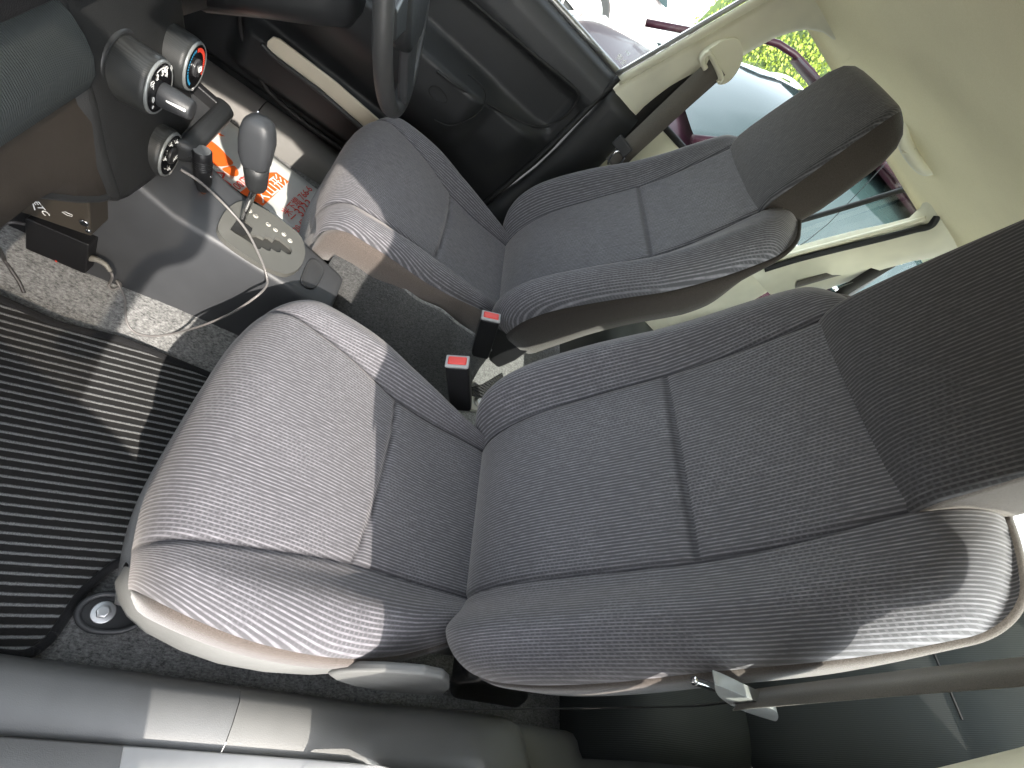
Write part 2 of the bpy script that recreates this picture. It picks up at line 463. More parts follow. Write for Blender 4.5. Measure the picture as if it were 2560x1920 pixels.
def seat(s, rec, dx, label, who):
    root = thing('front_seat', label, 'car seat', (dx + .15, s * .33, 0), 'front seats')
    def VO(u, b): return interp(u, T_VOP if who == 'P' and b > 0 else T_VO)
    def BO(t, b): return interp(t, B_VOP if who == 'P' and b > 0 else B_VO)
    def W(u, v, w): return Vector((u + dx, s * (.33 + v), w))
    cr, sr = math.cos(rec), math.sin(rec)
    def WB(t, v, n): return W(cr * n - sr * t, v, .28 + sr * n + cr * t)
    # ---- cushion
    NA, NB = 130, 140
    V = []; U = []; A = []; F = []
    def cpt(a, b):
        ab = abs(b); sg = 1 if b >= 0 else -1
        uf = .452 - .036 * ab ** 4
        u = -.07 + (uf + .07) * a
        vo = VO(u, b); v = b * vo; vs = interp(u, T_VS)
        q = (abs(v) - vs) / max(.01, vo - vs)
        w = interp(u, T_WC)
        if q > 0:
            B = smooth01(q / .55) if q < .55 else 1 - .35 * ((q - .55) / .45) ** 2
            w += interp(u, T_WB) * B
        else:
            w += .006 * (1 - (v / vs) ** 2) * smooth01(u / .2)
            if u < .19: w -= .004 * (1 - (v / vs) ** 2)
        du = (uf - u); t1 = max(0, 1 - du / .060); dv = vo - abs(v); t2 = max(0, 1 - dv / .045)
        w -= .070 * (1 - math.sqrt(max(0, 1 - t1 * t1 * .998))) + .026 * (1 - math.sqrt(max(0, 1 - t2 * t2 * .998)))
        d1 = abs(abs(v) - vs); d2 = abs(u - .19 + .012 * (1 - (v / vs) ** 2)) if abs(v) < vs + .002 else 1
        d = min(d1, d2)
        w -= .0055 * math.exp(-(d / .0042) ** 2)
        sm = math.exp(-(d / .0024) ** 2)
        uu = v if q <= 0 else sg * (vs + (abs(v) - vs) * .085 / max(.02, vo - vs))
        return W(u, v, w), (uu + .5 * (s < 0), u), sm, u, v
    for i in range(NA + 1):
        for j in range(NB + 1):
            p, uv, sm, _, _ = cpt(ease(i, NA), 2 * ease(j, NB) - 1)
            V.append(p); U.append(uv); A.append(sm)
    for i in range(NA):
        for j in range(NB):
            k = i * (NB + 1) + j; F.append((k, k + 1, k + NB + 2, k + NB + 1))
    mk('cushion', V, F, FAB, root, uvs=U, attr=A)
    # ---- plain cloth border round the cushion
    loop = []
    for i in range(0, NA + 1, 3): loop.append((ease(i, NA), -1))
    for j in range(3, NB, 3): loop.append((1, 2 * ease(j, NB) - 1))
    for i in range(NA, -1, -3): loop.append((ease(i, NA), 1))
    P = [cpt(a, b)[0] for a, b in loop]
    secs = []
    for i, p in enumerate(P):
        a = P[max(0, i - 1)]; c = P[min(len(P) - 1, i + 1)]
        tng = (c - a); tng.z = 0; tng.normalize()
        o = Vector((tng.y, -tng.x, 0))
        if (p - W(.15, 0, .3)).dot(o) < 0: o = -o
        ff = smooth01((abs(o.x) - .35) / .4); k8 = .008 - .014 * ff; k3 = .0035 - .006 * ff
        secs.append([p - Vector((0, 0, .0008)) - o * .003, p + o * k3 + Vector((0, 0, -.002)), p + o * k8 + Vector((0, 0, -.014)), p + o * k8 + Vector((0, 0, -.045)),
                     p + o * .003 + Vector((0, 0, -.085)), p - o * .03 + Vector((0, 0, -.115))])
    loft('cushion_border', secs, FAB_SIDE, root)
    # ---- base pan so nothing shows through below
    box('seat_frame', W(.18, 0, .15), (.44, .36, .08), BLACK, root, bevel=.01)
    # ---- outer plastic valance
    secs = []
    us = [.430, .427, .418, .402, .375, .33, .28, .22, .16, .10, .04, -.02, -.08, -.13, -.16]
    for u in us:
        vo = VO(min(u, .44), 1)
        if u > .40: vo -= .008 * ((u - .40) / .04) ** 2
        k = 1 if u < .40 else math.sqrt(max(0.02, 1 - ((u - .40) / .0305) ** 2))
        lo = interp(u, [(-.16, .16), (.0, .125), (.2, .13), (.33, .15), (.44, .20)])
        hi = interp(u, [(-.16, .25), (.05, .262), (.3, .270), (.44, .265)])
        mid = hi * .55 + lo * .45
        vo = max(vo, .190)
        row = []
        for dv, wf in ((-.016, 1.0), (-.002, .985), (.005, .90), (.0095, .70), (.0105, .45), (.0085, .2), (.000, .04), (-.03, 0)):
            row.append(W(u, vo + dv * (.5 + .5 * k), mid + (lo + (hi - lo) * wf - mid) * k))
        secs.append(row)
    loft('side_valance', secs, SIDEP, root)
    if who == 'P':
        lev = [(818, 1688), (845, 1682), (890, 1678), (960, 1680), (1060, 1688), (1108, 1698), (1121, 1708), (1122, 1727), (1110, 1738), (1050, 1738), (960, 1729), (880, 1715), (838, 1702)]
        prism('recline_lever', [at(x, y, y=.592) for x, y in lev], (0, -.012, 0), SIDEP, root, bevel=.005, seg=4)
        br = [(795, 1712), (945, 1735), (942, 1768), (930, 1774), (820, 1762), (806, 1745)]
        prism('rail_cover', [at(x, y, y=.575) for x, y in br], (0, -.03, 0), GREYP, root, bevel=.006)
        # hinge housing and belt end below the backrest
        hs = [(1128, 1700), (1160, 1690), (1230, 1705), (1310, 1725), (1320, 1760), (1280, 1790), (1160, 1790), (1120, 1770)]
        prism('hinge_cover', [at(x, y, y=.572) for x, y in hs], (0, -.05, 0), BLACK, root, bevel=.016, seg=5)
        # front rail foot with its bolt
        c = at(262, 1532, z=.045)
        ft = [(.032 * math.cos(t) * (1.0 if math.cos(t) > 0 else 1.5), .025 * math.sin(t)) for t in [2 * PI * i / 28 for i in range(28)]]
        foot = prism('rail_foot', [c + Vector((a, s * b, -.012)) for a, b in ft], (0, 0, .012), BLACK, root, bevel=.005)
        tube('foot_rim', [c + Vector((a * .93, s * b * .93, .004)) for a, b in ft], .004, DARK2, root, k=1, closed=True)
        lathe('washer', [(.0145, 0), (.0145, .003), (.009, .004)], c + Vector((.002, 0, 0)), (0, 0, 1), STEEL, root)
        lathe('bolt', [(.009, .003), (.009, .010), (.007, .0115)], c + Vector((.002, 0, 0)), (0, 0, 1), STEEL, root, n=6)
        tube('height_bar', [c + Vector((-.03, -.03, .02)), c + Vector((-.09, -.03, .05))], .008, DARK2, root)
    # ---- backrest
    NA, NB = 210, 140
    V = []; U = []; A = []; F = []
    def bpt(a, b):
        ab = abs(b); sg = 1 if b >= 0 else -1
        t0 = -.055 + .012 * ab ** 4; t1_ = .638 - .016 * ab ** 4
        t = t0 + (t1_ - t0) * a
        vo = BO(t, b)
        x1 = min(1, max(0, (t - t1_ + .055) / .055)); x0 = min(1, max(0, (t0 + .075 - t) / .075))
        vo -= .050 * (1 - math.sqrt(1 - x1 * x1 * .97)) + .062 * (1 - math.sqrt(1 - x0 * x0 * .97))
        v = b * vo; vs = min(interp(t, B_VS), vo - .03)
        q = (abs(v) - vs) / max(.01, vo - vs)
        n = interp(t, B_N)
        if q > 0:
            B = smooth01(q / .6) if q < .6 else 1 - .2 * ((q - .6) / .4) ** 2
            n += interp(t, B_NB) * B
        else:
            n += .005 * (1 - (v / vs) ** 2) * smooth01(t / .1) * (1 if t < .37 else -.6)
        e1 = max(0, 1 - (t1_ - t) / .055); e0 = max(0, 1 - (t - t0) / .055); e2 = max(0, 1 - (vo - abs(v)) / .055)
        cc = lambda e: 1 - math.sqrt(max(0, 1 - e * e * .998))
        ee = min(1, math.sqrt(e0 * e0 + e1 * e1 + e2 * e2)); n -= .057 * cc(ee)
        d1 = abs(abs(v) - vs); d2 = abs(t - .368) if abs(v) < vs + .002 else 1
        d = min(d1, d2 * .75)
        n -= .0055 * math.exp(-(d / .0042) ** 2)
        sm = math.exp(-(d / .0024) ** 2)
        uu = v if q <= 0 else sg * (vs + (abs(v) - vs) * (1 + .25 * q))
        return WB(t, v, n), (uu + 1.7 + .5 * (s < 0), t), sm
    for i in range(NA + 1):
        for j in range(NB + 1):
            p, uv, sm = bpt(ease(i, NA), 2 * ease(j, NB) - 1)
            V.append(p); U.append(uv); A.append(sm)
    for i in range(NA):
        for j in range(NB):
            k = i * (NB + 1) + j; F.append((k, k + 1, k + NB + 2, k + NB + 1))
    mk('backrest', V, F, FAB, root, uvs=U, attr=A)
    loop = [(ease(i, NA), -1) for i in range(0, NA + 1)] + [(1, 2 * ease(j, NB) - 1) for j in range(1, NB)] + \
           [(ease(i, NA), 1) for i in range(NA, -1, -1)] + [(0, 2 * ease(j, NB) - 1) for j in range(NB - 1, 0, -1)]
    P = [bpt(a, b)[0] for a, b in loop]
    m = len(P); bk = Vector((-cr, 0, -sr)); upv = Vector((-sr, 0, cr)); ctr = WB(.3, 0, -.1)
    secs = []
    for i, p in enumerate(P):
        tng = P[(i + 4) % m] - P[i - 4]; tng -= bk * tng.dot(bk)
        if tng.length < 1e-6: tng = Vector((0, 1, 0))
        tng.normalize(); o = tng.cross(bk)
        if (p - ctr).dot(o) < 0: o = -o
        tt = (p - W(0, 0, .28)).dot(upv)
        th = interp(tt, B_TH)
        th *= 1 - .35 * smooth01((tt - .42) / .14)
        secs.append([p - o * .003, p + o * .0025 + bk * .002, p + o * .005 + bk * min(.015, th * .4), p + o * .004 + bk * th * .6, p - o * .012 + bk * th, p - o * .05 + bk * (th + .012)])
    secs.append(secs[0])
    loft('backrest_border', secs, FAB_SIDE if who == 'P' else FAB_SIDE_SHADE, root)
    last = [r[-1] for r in secs[:-1]]; cen = sum(last, Vector()) / len(last)
    mk('back_shell', last + [cen], [(i, (i + 1) % m, m) for i in range(m)], DARK, root)
    # ---- integral headrest
    secs_t = [.575, .590, .605, .63, .67, .71, .75, .785, .808, .822, .829]
    HT = .02 if who == 'P' else .15
    V = []; U = []; F = []; MI = []
    NR = None
    for t in secs_t:
        hw = interp(t, [(.545, .134), (.60, .134), (.66, .131), (.75, .121), (.83, .112)])
        nf = interp(t, [(.575, -.121), (.60, -.107), (.65, -.106), (.74, -.108), (.83, -.112)]) + HT * (t - .585)
        nb = interp(t, [(.545, -.165), (.60, -.200), (.65, -.215), (.74, -.215), (.83, -.205)]) + HT * (t - .585)
        sh = max(0, (t - .785) / .0445); sh = 1 - math.sqrt(max(0, 1 - sh * sh))
        hw -= .030 * sh; nf -= .028 * sh; nb += .02 * sh
        r = .012
        ring = []
        for cx, cy, a0 in ((hw - r, nf - r, 0), (-hw + r, nf - r, 90), (-hw + .03, nb + .03, 180), (hw - .03, nb + .03, 270)):
            rr = r if a0 < 180 else .03
            for j in range(7):
                a = math.radians(a0 + 90 * j / 6); ring.append((cx + rr * math.cos(a), cy + rr * math.sin(a)))
            if a0 == 0:
                for j in range(1, 24): ring.append((hw - r - (2 * hw - 2 * r) * j / 24, nf + .003 * math.sin(PI * j / 24)))
        NR = len(ring); acc = 0
        for j, (vv, nn) in enumerate(ring):
            V.append(WB(t, vv, nn)); U.append((vv + 3.1 + .5 * (s < 0), t))
    for i in range(len(secs_t) - 1):
        for j in range(NR):
            a, b = i * NR + j, i * NR + (j + 1) % NR
            F.append((a, b, b + NR, a + NR)); MI.append(0 if 2 <= j <= 34 else 1)
    F.append(tuple(range((len(secs_t) - 1) * NR, len(secs_t) * NR))); MI.append(1)
    h = mk('headrest', V, F, FAB_HEAD_SHADE, root, uvs=U)
    h.data.materials.append(FAB_SIDE if who == 'P' else FAB_SIDE_SHADE)
    # recalc may reorder nothing: faces keep order
    for pl, mi in zip(h.data.polygons, MI): pl.material_index = mi
    if who == 'D':
        hs = [(1238, 812), (1290, 838), (1335, 850), (1338, 872), (1290, 905), (1245, 925), (1222, 905), (1216, 880)]
        prism('hinge_cover', [at(x, y, y=-.125) for x, y in hs], (0, -.06, 0), BLACK, root, bevel=.012, seg=4)
    # ---- buckle on the tunnel side
    if who == 'P': t0, t1 = Vector((.124, .112, .372)), Vector((.040, .108, .262))
    else: t0, t1 = Vector((.042, -.093, .334)), Vector((-.012, -.093, .220))
    ax = (t0 - t1).normalized(); R = axes((-ax.z, 0, ax.x), ax)
    bkl = box('buckle', (t0 + t1) / 2, (.043, .027, (t0 - t1).length), BLACK, root, rot=R, bevel=.005, seg=4)
    cap = box('buckle_rim', t0 + ax * .0015, (.043, .028, .006), simple('buckle_grey', (.30, .30, .30), .4), bkl, rot=R, bevel=.0028, seg=3)
    bt = box('release_button', t0 + ax * .004, (.034, .018, .006), RED, bkl, rot=R, bevel=.003, seg=3)
    return root

seat(1, .0, 0, 'grey striped passenger seat nearest the open door, its cushion half in sunlight', 'P')
seat(-1, .185, 0, 'grey striped driver seat behind the steering wheel on the far side', 'D')

# ------------------------------------------------------------------ floor, carpet, sills
def floor_z(x, y):
    z = .012 + .078 * smooth01((.135 - abs(y + .005)) / .06) * smooth01((x + .9) / .2)
    if abs(y) < .12 and x < .40: z = max(z, .09)
    z += .10 * smooth01((x - .80) / .25)
    return z
xs = [-1.9 + i * .03 for i in range(101)]; ys = [-.70 + j * .02 for j in range(67)]
V = [(x, y, floor_z(x, y)) for x in xs for y in ys]; n = len(ys)
fl = mk('floor', V, [(i * n + j, i * n + j + 1, (i + 1) * n + j + 1, (i + 1) * n + j) for i in range(len(xs) - 1) for j in range(n - 1)], CARPET)
tag(fl, kind='structure')

# carpeted cover standing up along the tunnel beside the driver seat
tp = thing('tunnel_carpet', 'grey felt carpet flap standing up between the two front seats', 'carpet', (.15, -.06, .1))
secs = []
for i in range(25):
    x = .372 - i * .0168; e = smooth01((x + .02) / .12)
    wv = .004 * math.sin(x * 60)
    top = .262 - .02 * (1 - e)
    secs.append([(x, -.125, top - .015), (x, -.104, top + wv), (x, -.092, top - .004 + wv), (x, -.070 + wv, top - .045), (x, -.040, .165), (x, -.012 - wv, .125), (x, .02, .102), (x, .06, .088)])
loft('carpet_flap', secs, CARPET_D, tp, solid=.003)
tube('stitched_edge', [Vector(s[1]) + Vector((0, 0, .001)) for s in secs], .0035, CARPET, tp, k=2, n=6)

# rear floor vent and carpet fold seen in the gap between the seats
rv = thing('floor_vent', 'small black ribbed vent and grey plate on the floor between the seats', 'vent', (-.06, .07, .09))
prism('vent_grille', [at(x, y, z=.112) for x, y in ((1172, 968), (1206, 960), (1256, 930), (1262, 950), (1225, 1006), (1172, 984))], (0, 0, -.015), ribs('vent_ribs', (.020, .020, .021), 1, .009, .4, 1.0), rv, bevel=.002)
prism('metal_plate', [at(x, y, z=.108) for x, y in ((1168, 984), (1228, 1006), (1222, 1030), (1166, 1020))], (0, 0, -.015), simple('worn_metal', (.36, .35, .31), .5, .2), rv, bevel=.002)
lathe('cap', [(.016, 0), (.016, .004), (.010, .007), (.008, .004)], at(1198, 1008, z=.108), (0, 0, 1), STEEL, rv)

# near sill trim (passenger door opening)
sg = thing('sill_trim', 'light grey plastic door sill trim along the near bottom edge', 'sill trim', (.3, .65, .1))
def sill_section(x):
    k = smooth01((.05 - x) / .17) * (1 - .8 * smooth01((-.185 - x) / .06))     # swells into the pillar foot
    A = [(.600, .012), (.606, .07), (.612, .094), (.625, .107), (.650, .1115), (.674, .1095), (.681, .105), (.6835, .03)]
    B = [(.596, .012), (.600, .11), (.606, .180), (.616, .214), (.634, .232), (.66, .245), (.69, .262), (.70, .10)]
    return [(x, a[0] + (b[0] - a[0]) * k, a[1] + (b[1] - a[1]) * k) for a, b in zip(A, B)]
xa = [1.05 - i * .025 for i in range(54)]
loft('front_cover', [sill_section(x) for x in xa if x > .226] + [sill_section(.2252)], GREYP, sg)
loft('rear_cover', [sill_section(.2242)] + [sill_section(x) for x in xa if x < .2235] + [sill_section(-.4), sill_section(-.9)], plastic('sill_grey_plastic', (.165, .165, .158), .45), sg)
box('joint_backing', (.225, .645, .096), (.02, .05, .010), DARK2, sg, bevel=.001)
ss = thing('door_step', 'white painted body edge with ribbed grey scuff plate outside the near sill', 'body sill', (.1, .72, .06))
mk('painted_edge', [(.337, .680, .098), (.300, .80, .078), (-.22, .80, .078), (-.22, .680, .098)], [(0, 1, 2, 3)], WHITEP, ss, solid=.02)
sc = mk('scuff_plate', [(1.05, .680, .100), (1.05, .80, .084), (.3005, .80, .084), (.3375, .680, .100)], [(0, 1, 2, 3)], GREYP, ss, solid=.02)
for k in range(4):
    y = .715 + .014 * k
    tube('rib', [(1.0, y, .0975 - .14 * (y - .6845)), (.36 - .3 * (y - .6845), y, .0975 - .14 * (y - .6845))], .0022, DARK2, sc, k=1, n=6)

# far sill trim and kick panel
fs = thing('sill_trim', 'sunlit grey sill trim below the far door beside the driver footwell', 'sill trim', (.5, -.64, .08))
def fsill(x): 
    return [(x, -.575, .016), (x, -.590, .05), (x, -.604, .070), (x, -.640, .078), (x, -.672, .076), (x, -.70, .06)]
loft('front_cover', [fsill(x) for x in (1.0, .9, .8, .7, .665)], plastic('kick_plastic', (.17, .16, .15), .6), fs)
loft('rear_cover', [fsill(x) for x in (.662, .6, .5, .4, .2, 0, -.3)], plastic('sill_plastic', (.15, .145, .135), .6), fs)

# ------------------------------------------------------------------ floor mats
fm = thing('floor_mat', 'black floor mat with thin grey ribs in front of the passenger seat', 'floor mat', (.7, .36, .03))
def rr_poly(c, r, k=6):
    out = []; n = len(c)
    for i in range(n):
        p = Vector(c[i]); a = (Vector(c[i - 1]) - p).normalized(); b = (Vector(c[(i + 1) % n]) - p).normalized()
        s, e = p + a * r, p + b * r
        for j in range(k + 1):
            t = j / k; out.append((1 - t) ** 2 * s + 2 * t * (1 - t) * p + t * t * e)
    return out
mo = [at(x, y, z=.033) for x, y in ((60, 1642), (117, 1609), (155, 1555), (202, 1481), (292, 1403))]
outl = rr_poly([(.447, .128), (.60, .130), (.68, .150), (.88, .140), (.88, .56), (.62, .604)] + [(p.x, p.y) for p in mo] + [(.405, .46)], .014)
ca, sa = math.cos(.17), math.sin(.17)
def mz(x, y): return .030
cx0 = Vector((.72, .36))
bm = bmesh.new()
vv = [bm.verts.new((p.x, p.y, .030)) for p in outl]
ee = [bm.edges.new((vv[i], vv[(i + 1) % len(vv)])) for i in range(len(vv))]
bmesh.ops.triangle_fill(bm, use_beauty=True, edges=ee)
V = [tuple(v.co) for v in bm.verts]; bm.verts.index_update(); F = [[v.index for v in f.verts] for f in bm.faces]; bm.free()
mk('ribbed_pile', V, F, MATR, fm, False, uvs=[(q[1] * ca - q[0] * sa, q[0] * ca + q[1] * sa) for q in V], solid=.006)
tube('bound_edge', [Vector((p.x, p.y, mz(p.x, p.y) - .001)) for p in outl], .0065, EDGE, fm, k=1, closed=True, n=8)

dm = thing('floor_mat', 'black rubber ribbed heel mat under the printed paper in the driver footwell', 'floor mat', (.6, -.4, .02))
c = rr_poly([(.47, -.17), (.95, -.17), (.95, -.53), (.45, -.535), (.43, -.42)], .03)
prism('pile', [(p.x, p.y, .018) for p in c], (0, 0, .006), CARPET_D, dm, bevel=.003)
for k in range(6):
    y = -.447 - k * .011
    tube('rubber_rib', [(.90, y, .0255), (.475 + k * .004, y, .0255)], .0042, RUBBER, dm, k=1, n=8)

# printed paper mat
pm = thing('paper_mat', 'silver paper floor mat with orange footprints and red phone numbers in the driver footwell', 'paper mat', (.6, -.33, .03))
pc = [at(822, 496, z=.034), at(762, 598, z=.034), at(640, 560, z=.034)]
P0, P1 = at(822, 496, z=.034), at(762, 598, z=.034)
dirx = (at(612, 333, z=.034) - P0).normalized()
N = 20; V = []; F = []
for i in range(N + 1):
    for j in range(9):
        p = P0 + dirx * (.46 * i / N) + (P1 - P0) * (j / 8)
        if i == 0: p.x -= .012 * math.sin(PI * j / 8)
        p.z += .0045 * math.sin(i * .9 + j * .5) * (j / 8) * .5 + (.004 if j == 8 else 0)
        V.append(p)
for i in range(N):
    for j in range(8): F.append((i * 9 + j, i * 9 + j + 1, (i + 1) * 9 + j + 1, (i + 1) * 9 + j))
pp = mk('sheet', V, F, PAPER, pm, solid=.0008)
def zz(o, s): return lambda q: (o[0] + q[0] * s, o[1] + q[1] * s)
k1 = zz((340, 330), 300 / 2212); k2 = zz((500, 440), 400 / 2212)
ZP = .0395
def print_poly(name, pts, conv, mat):
    loop = [at(*conv(q), z=ZP) for q in pts]
    mk(name, loop, [tuple(range(len(loop)))], mat, pm, False)
def smooth2(pts): return [(p.x, p.y) for p in spline([(x, y, 0) for x, y in pts], 5, True)]
print_poly('footprint_sole', smooth2([(1150, 300), (1340, 160), (1500, 250), (1660, 410), (1790, 585), (1530, 635), (1390, 550), (1240, 430)]), k1, INK_O)
print_poly('footprint_heel', smooth2([(1590, 685), (1700, 640), (1815, 625), (1885, 720), (1880, 800), (1780, 815), (1670, 750)]), k1, INK_O)
print_poly('footprint_toe', [(1480, 10), (1560, 30), (1640, 80), (1560, 75)], k1, INK_O)
print_poly('orange_block', [(880, -40), (1060, -50), (1230, 78), (868, 415), (550, 225), (640, 160)], k2, INK_O)
def on_paper(s, p0, p1, size, mat, nm='lettering', z=ZP + .0006, align='LEFT'):
    a, b = at(*k2(p0), z=z), at(*k2(p1), z=z)
    X = (b - a).normalized(); Y = Vector((0, 0, 1)).cross(X)
    text(nm, s, a, X, Y, size, mat, pm, align=align)
on_paper('ス山形', (790, 335), (1040, 140), .042, INK_W)
on_paper('米下増 766-6', (1185, 535), (1440, 255), .026, INK_R)
on_paper('－3233', (1255, 620), (1480, 420), .036, INK_R)
on_paper('20-45-2510', (1320, 760), (1570, 480), .022, INK_R)
on_paper('100店', (445, 190), (620, 80), .026, INK_R)
on_paper('エ ス', (-330, -70), (-100, -30), .05, INK_R)
on_paper('い', (-210, -120), (-100, -200), .035, INK_R)

# ------------------------------------------------------------------ centre console with shifter gate
cc = thing('centre_console', 'silver grey centre console with the automatic gear gate and a small coin tray', 'console', (.5, -.012, .1))
def ctop(x): return -.0005 + interp(x, [(.33, .243), (.36, .247), (.43, .262), (.55, .282), (.60, .293), (.66, .325), (.74, .36)])
secs = []
for x in [.334, .337, .345, .36, .39, .43, .48, .53, .57, .60, .64, .70, .76]:
    z = ctop(x); w = interp(x, [(.334, .044), (.345, .053), (.40, .060), (.55, .066), (.62, .075), (.76, .085)])
    yb = interp(x, [(.33, .055), (.5, .066), (.76, .070)]); c = -.018
    bz = interp(x, [(.33, .17), (.36, .12), (.46, .05), (.5, .02), (.76, .02)])
    fr = -.012 if x == .334 else 0
    secs.append([(x, -.10, bz), (x, c - w - .012, z - .05), (x, c - w, z - .010 + fr), (x, c - w + .006, z - .002 + fr), (x, c - w + .014, z + fr), (x, c - .02, z + .0015 + fr), (x, c + .02, z + .0015 + fr),
                 (x, c + w - .010, z + fr), (x, c + w - .003, z - .003 + fr), (x, c + w, z - .012 + fr), (x, c + w + .008, z - .06), (x, max(yb, c + w + .012), bz)])
cb = loft('console_body', secs, CONS, cc)
# gate plate
def cpl(px, py, dz=0):
    z = .27
    for _ in range(6):
        p = at(px, py, z=z); z = ctop(p.x) + .0015 + dz
    return at(px, py, z=z)
pe = smooth2([(250, 690), (340, 500), (470, 385), (600, 345), (760, 385), (1000, 520), (1250, 700), (1390, 830), (1450, 1000), (1440, 1140), (1370, 1270), (1250, 1340), (1130, 1345), (930, 1270), (700, 1140), (450, 970), (300, 830)])
loopp = [cpl(*k2(q), dz=.0075) for q in pe]
cen = sum(loopp, Vector()) / len(loopp)
slot = [(415, 740), (510, 600), (590, 625), (620, 610), (735, 720), (690, 800), (730, 815), (790, 815), (880, 860), (905, 838), (950, 845), (1010, 895), (1050, 850), (1110, 870), (1255, 990), (1275, 1040), (1250, 1085), (1200, 1075), (1120, 1020), (1110, 1055), (1060, 1050), (980, 1000), (975, 1035), (930, 1030), (850, 980), (830, 1010), (790, 1005), (690, 920), (590, 850), (500, 800)]
bm = bmesh.new()
vo = [bm.verts.new(p) for p in loopp]; eo = [bm.edges.new((vo[i], vo[(i + 1) % len(vo)])) for i in range(len(vo))]
sl3 = [cpl(*k2(q), dz=.0075) for q in slot]
vi = [bm.verts.new(p) for p in sl3]; ei = [bm.edges.new((vi[i], vi[(i + 1) % len(vi)])) for i in range(len(vi))]
bmesh.ops.triangle_fill(bm, use_beauty=True, edges=eo + ei)
# slot walls go down
vd = [bm.verts.new(p - Vector((0, 0, .0065))) for p in sl3]
for i in range(len(vi)): bm.faces.new((vi[i], vi[(i + 1) % len(vi)], vd[(i + 1) % len(vi)], vd[i]))
vr = [bm.verts.new(cen + (p - cen) * 1.012 - Vector((0, 0, .009))) for p in loopp]
for i in range(len(vo)): bm.faces.new((vo[i], vr[i], vr[(i + 1) % len(vo)], vo[(i + 1) % len(vo)]))
bmesh.ops.recalc_face_normals(bm, faces=bm.faces)
me = bpy.data.meshes.new('gate_plate'); bm.to_mesh(me); bm.free()
gp = put('gate_plate', me, cc, PLATE)
mk('gate_slot', [p - Vector((0, 0, .0062)) for p in sl3], [tuple(range(len(sl3)))], simple('slot_shadow_plastic', (.030, .029, .026), .5), gp, False)
boot = [(425, 735), (510, 605), (600, 635), (725, 720), (690, 800), (600, 830), (540, 800)]
mk('gate_boot', [cpl(*k2(q), dz=.0065) for q in boot], [tuple(range(len(boot)))], RUBBER, gp, False)
for q, ch in (((685, 480), 'P'), ((770, 552), 'R'), ((945, 668), 'N'), ((1045, 742), 'D'), ((1160, 805), '2'), ((1245, 895), 'L')):
    p = cpl(*k2(q), dz=.0085)
    lathe('lens', [(.0046, -.001), (.0046, .0010), (.003, .0016)], p, (-.15, 0, 1), simple('lens_clear', (.42, .41, .37), .2), gp, n=14)
    text('letter', ch, p + Vector((-.0003, 0, .0019)), (0, -1, 0), (1, 0, .15), .0085, simple('gate_letter', (.05, .05, .05), .4), gp)
# coin tray: raised rim and dished floor
tr = [(1390, 1420), (1440, 1310), (1520, 1285), (1660, 1330), (1800, 1350), (1660, 1500), (1580, 1550), (1500, 1545), (1410, 1490)]
tr = [(1400, 1420), (1430, 1330), (1500, 1180), (1590, 1155), (1680, 1230), (1710, 1320), (1660, 1440), (1590, 1535), (1510, 1545), (1420, 1490)]
lp = [cpl(*q, dz=.002) for q in (k2(p) for p in smooth2(tr))]
c0 = sum(lp, Vector()) / len(lp)
secs = [[c0 + (p - c0) * s + Vector((0, 0, h)) for p in lp] for s, h in ((1.06, -.0015), (1.0, .0012), (.94, .0005), (.88, -.0004), (.6, -.0008), (.05, -.001))]
loft('coin_tray', secs, DARK2, cc, ring=True)
# front block of the console running under the dash
secs = []
for x, hw, z, r in [(.640, .060, .290, 0), (.648, .064, .320, 0), (.68, .066, .335, 0), (.72, .068, .35, 0), (.80, .07, .36, 0)]:
    secs.append([(x, -.018 - hw - .01, .02), (x, -.018 - hw, z - .03), (x, -.018 - hw + .02, z), (x, -.018 + hw - .02, z), (x, -.018 + hw, z - .03), (x, .056, .02)])
loft('console_front', secs, BLACK, cc)

# ------------------------------------------------------------------ gear lever
gl = thing('gear_lever', 'grey gear lever knob on a chrome stalk rising from the gear gate', 'gear lever', (.525, -.017, .28))
b0 = cpl(603, 556); b1 = Vector((.5265, -.019, .365)); b2 = Vector((.558, -.022, .464))
tube('stalk', [b0 - Vector((0, 0, .02)), b0 + (b1 - b0) * .5, b1 + Vector((.002, 0, .03))], .0052, CHROME, gl, k=4)
axk = (b2 - b1).normalized(); R = axes((axk.z, 0, -axk.x), axk)
secs = []
H = (b2 - b1).length
for h, a, b in [(-.006, .012, .012), (0, .0155, .0145), (.02, .0175, .0165), (.038, .019, .0185)]:
    secs.append([b1 + axk * h + R @ Vector((a * math.cos(t), b * math.sin(t), 0)) for t in [2 * PI * i / 28 for i in range(28)]])
loft('knob_collar', secs, DARK, gl, ring=True)
secs = []
def sup(t, e): c = math.cos(t); return math.copysign(abs(c) ** e, c)
for h, a, b, o in [(.036, .0205, .0195, 0), (.040, .0225, .021, 0), (.055, .026, .0225, 0), (.075, .028, .023, .002), (.092, .0265, .022, .003), (.104, .0225, .0195, .004), (.1105, .015, .014, .004), (.113, .004, .004, .004)]:
    secs.append([b1 + axk * h + R @ Vector((a * .86 * sup(t, .62) - o, b * .9 * sup(t - PI / 2, .62), 0)) for t in [2 * PI * i / 36 for i in range(36)]])
loft('knob', secs, plastic('knob_plastic', (.032, .034, .037), .42, 1600, .2), gl, ring=True)

# ------------------------------------------------------------------ dashboard
db = thing('dashboard', 'dark grey dashboard with glove box, padded roll and heater control tower', 'dashboard', (.75, 0, .4))
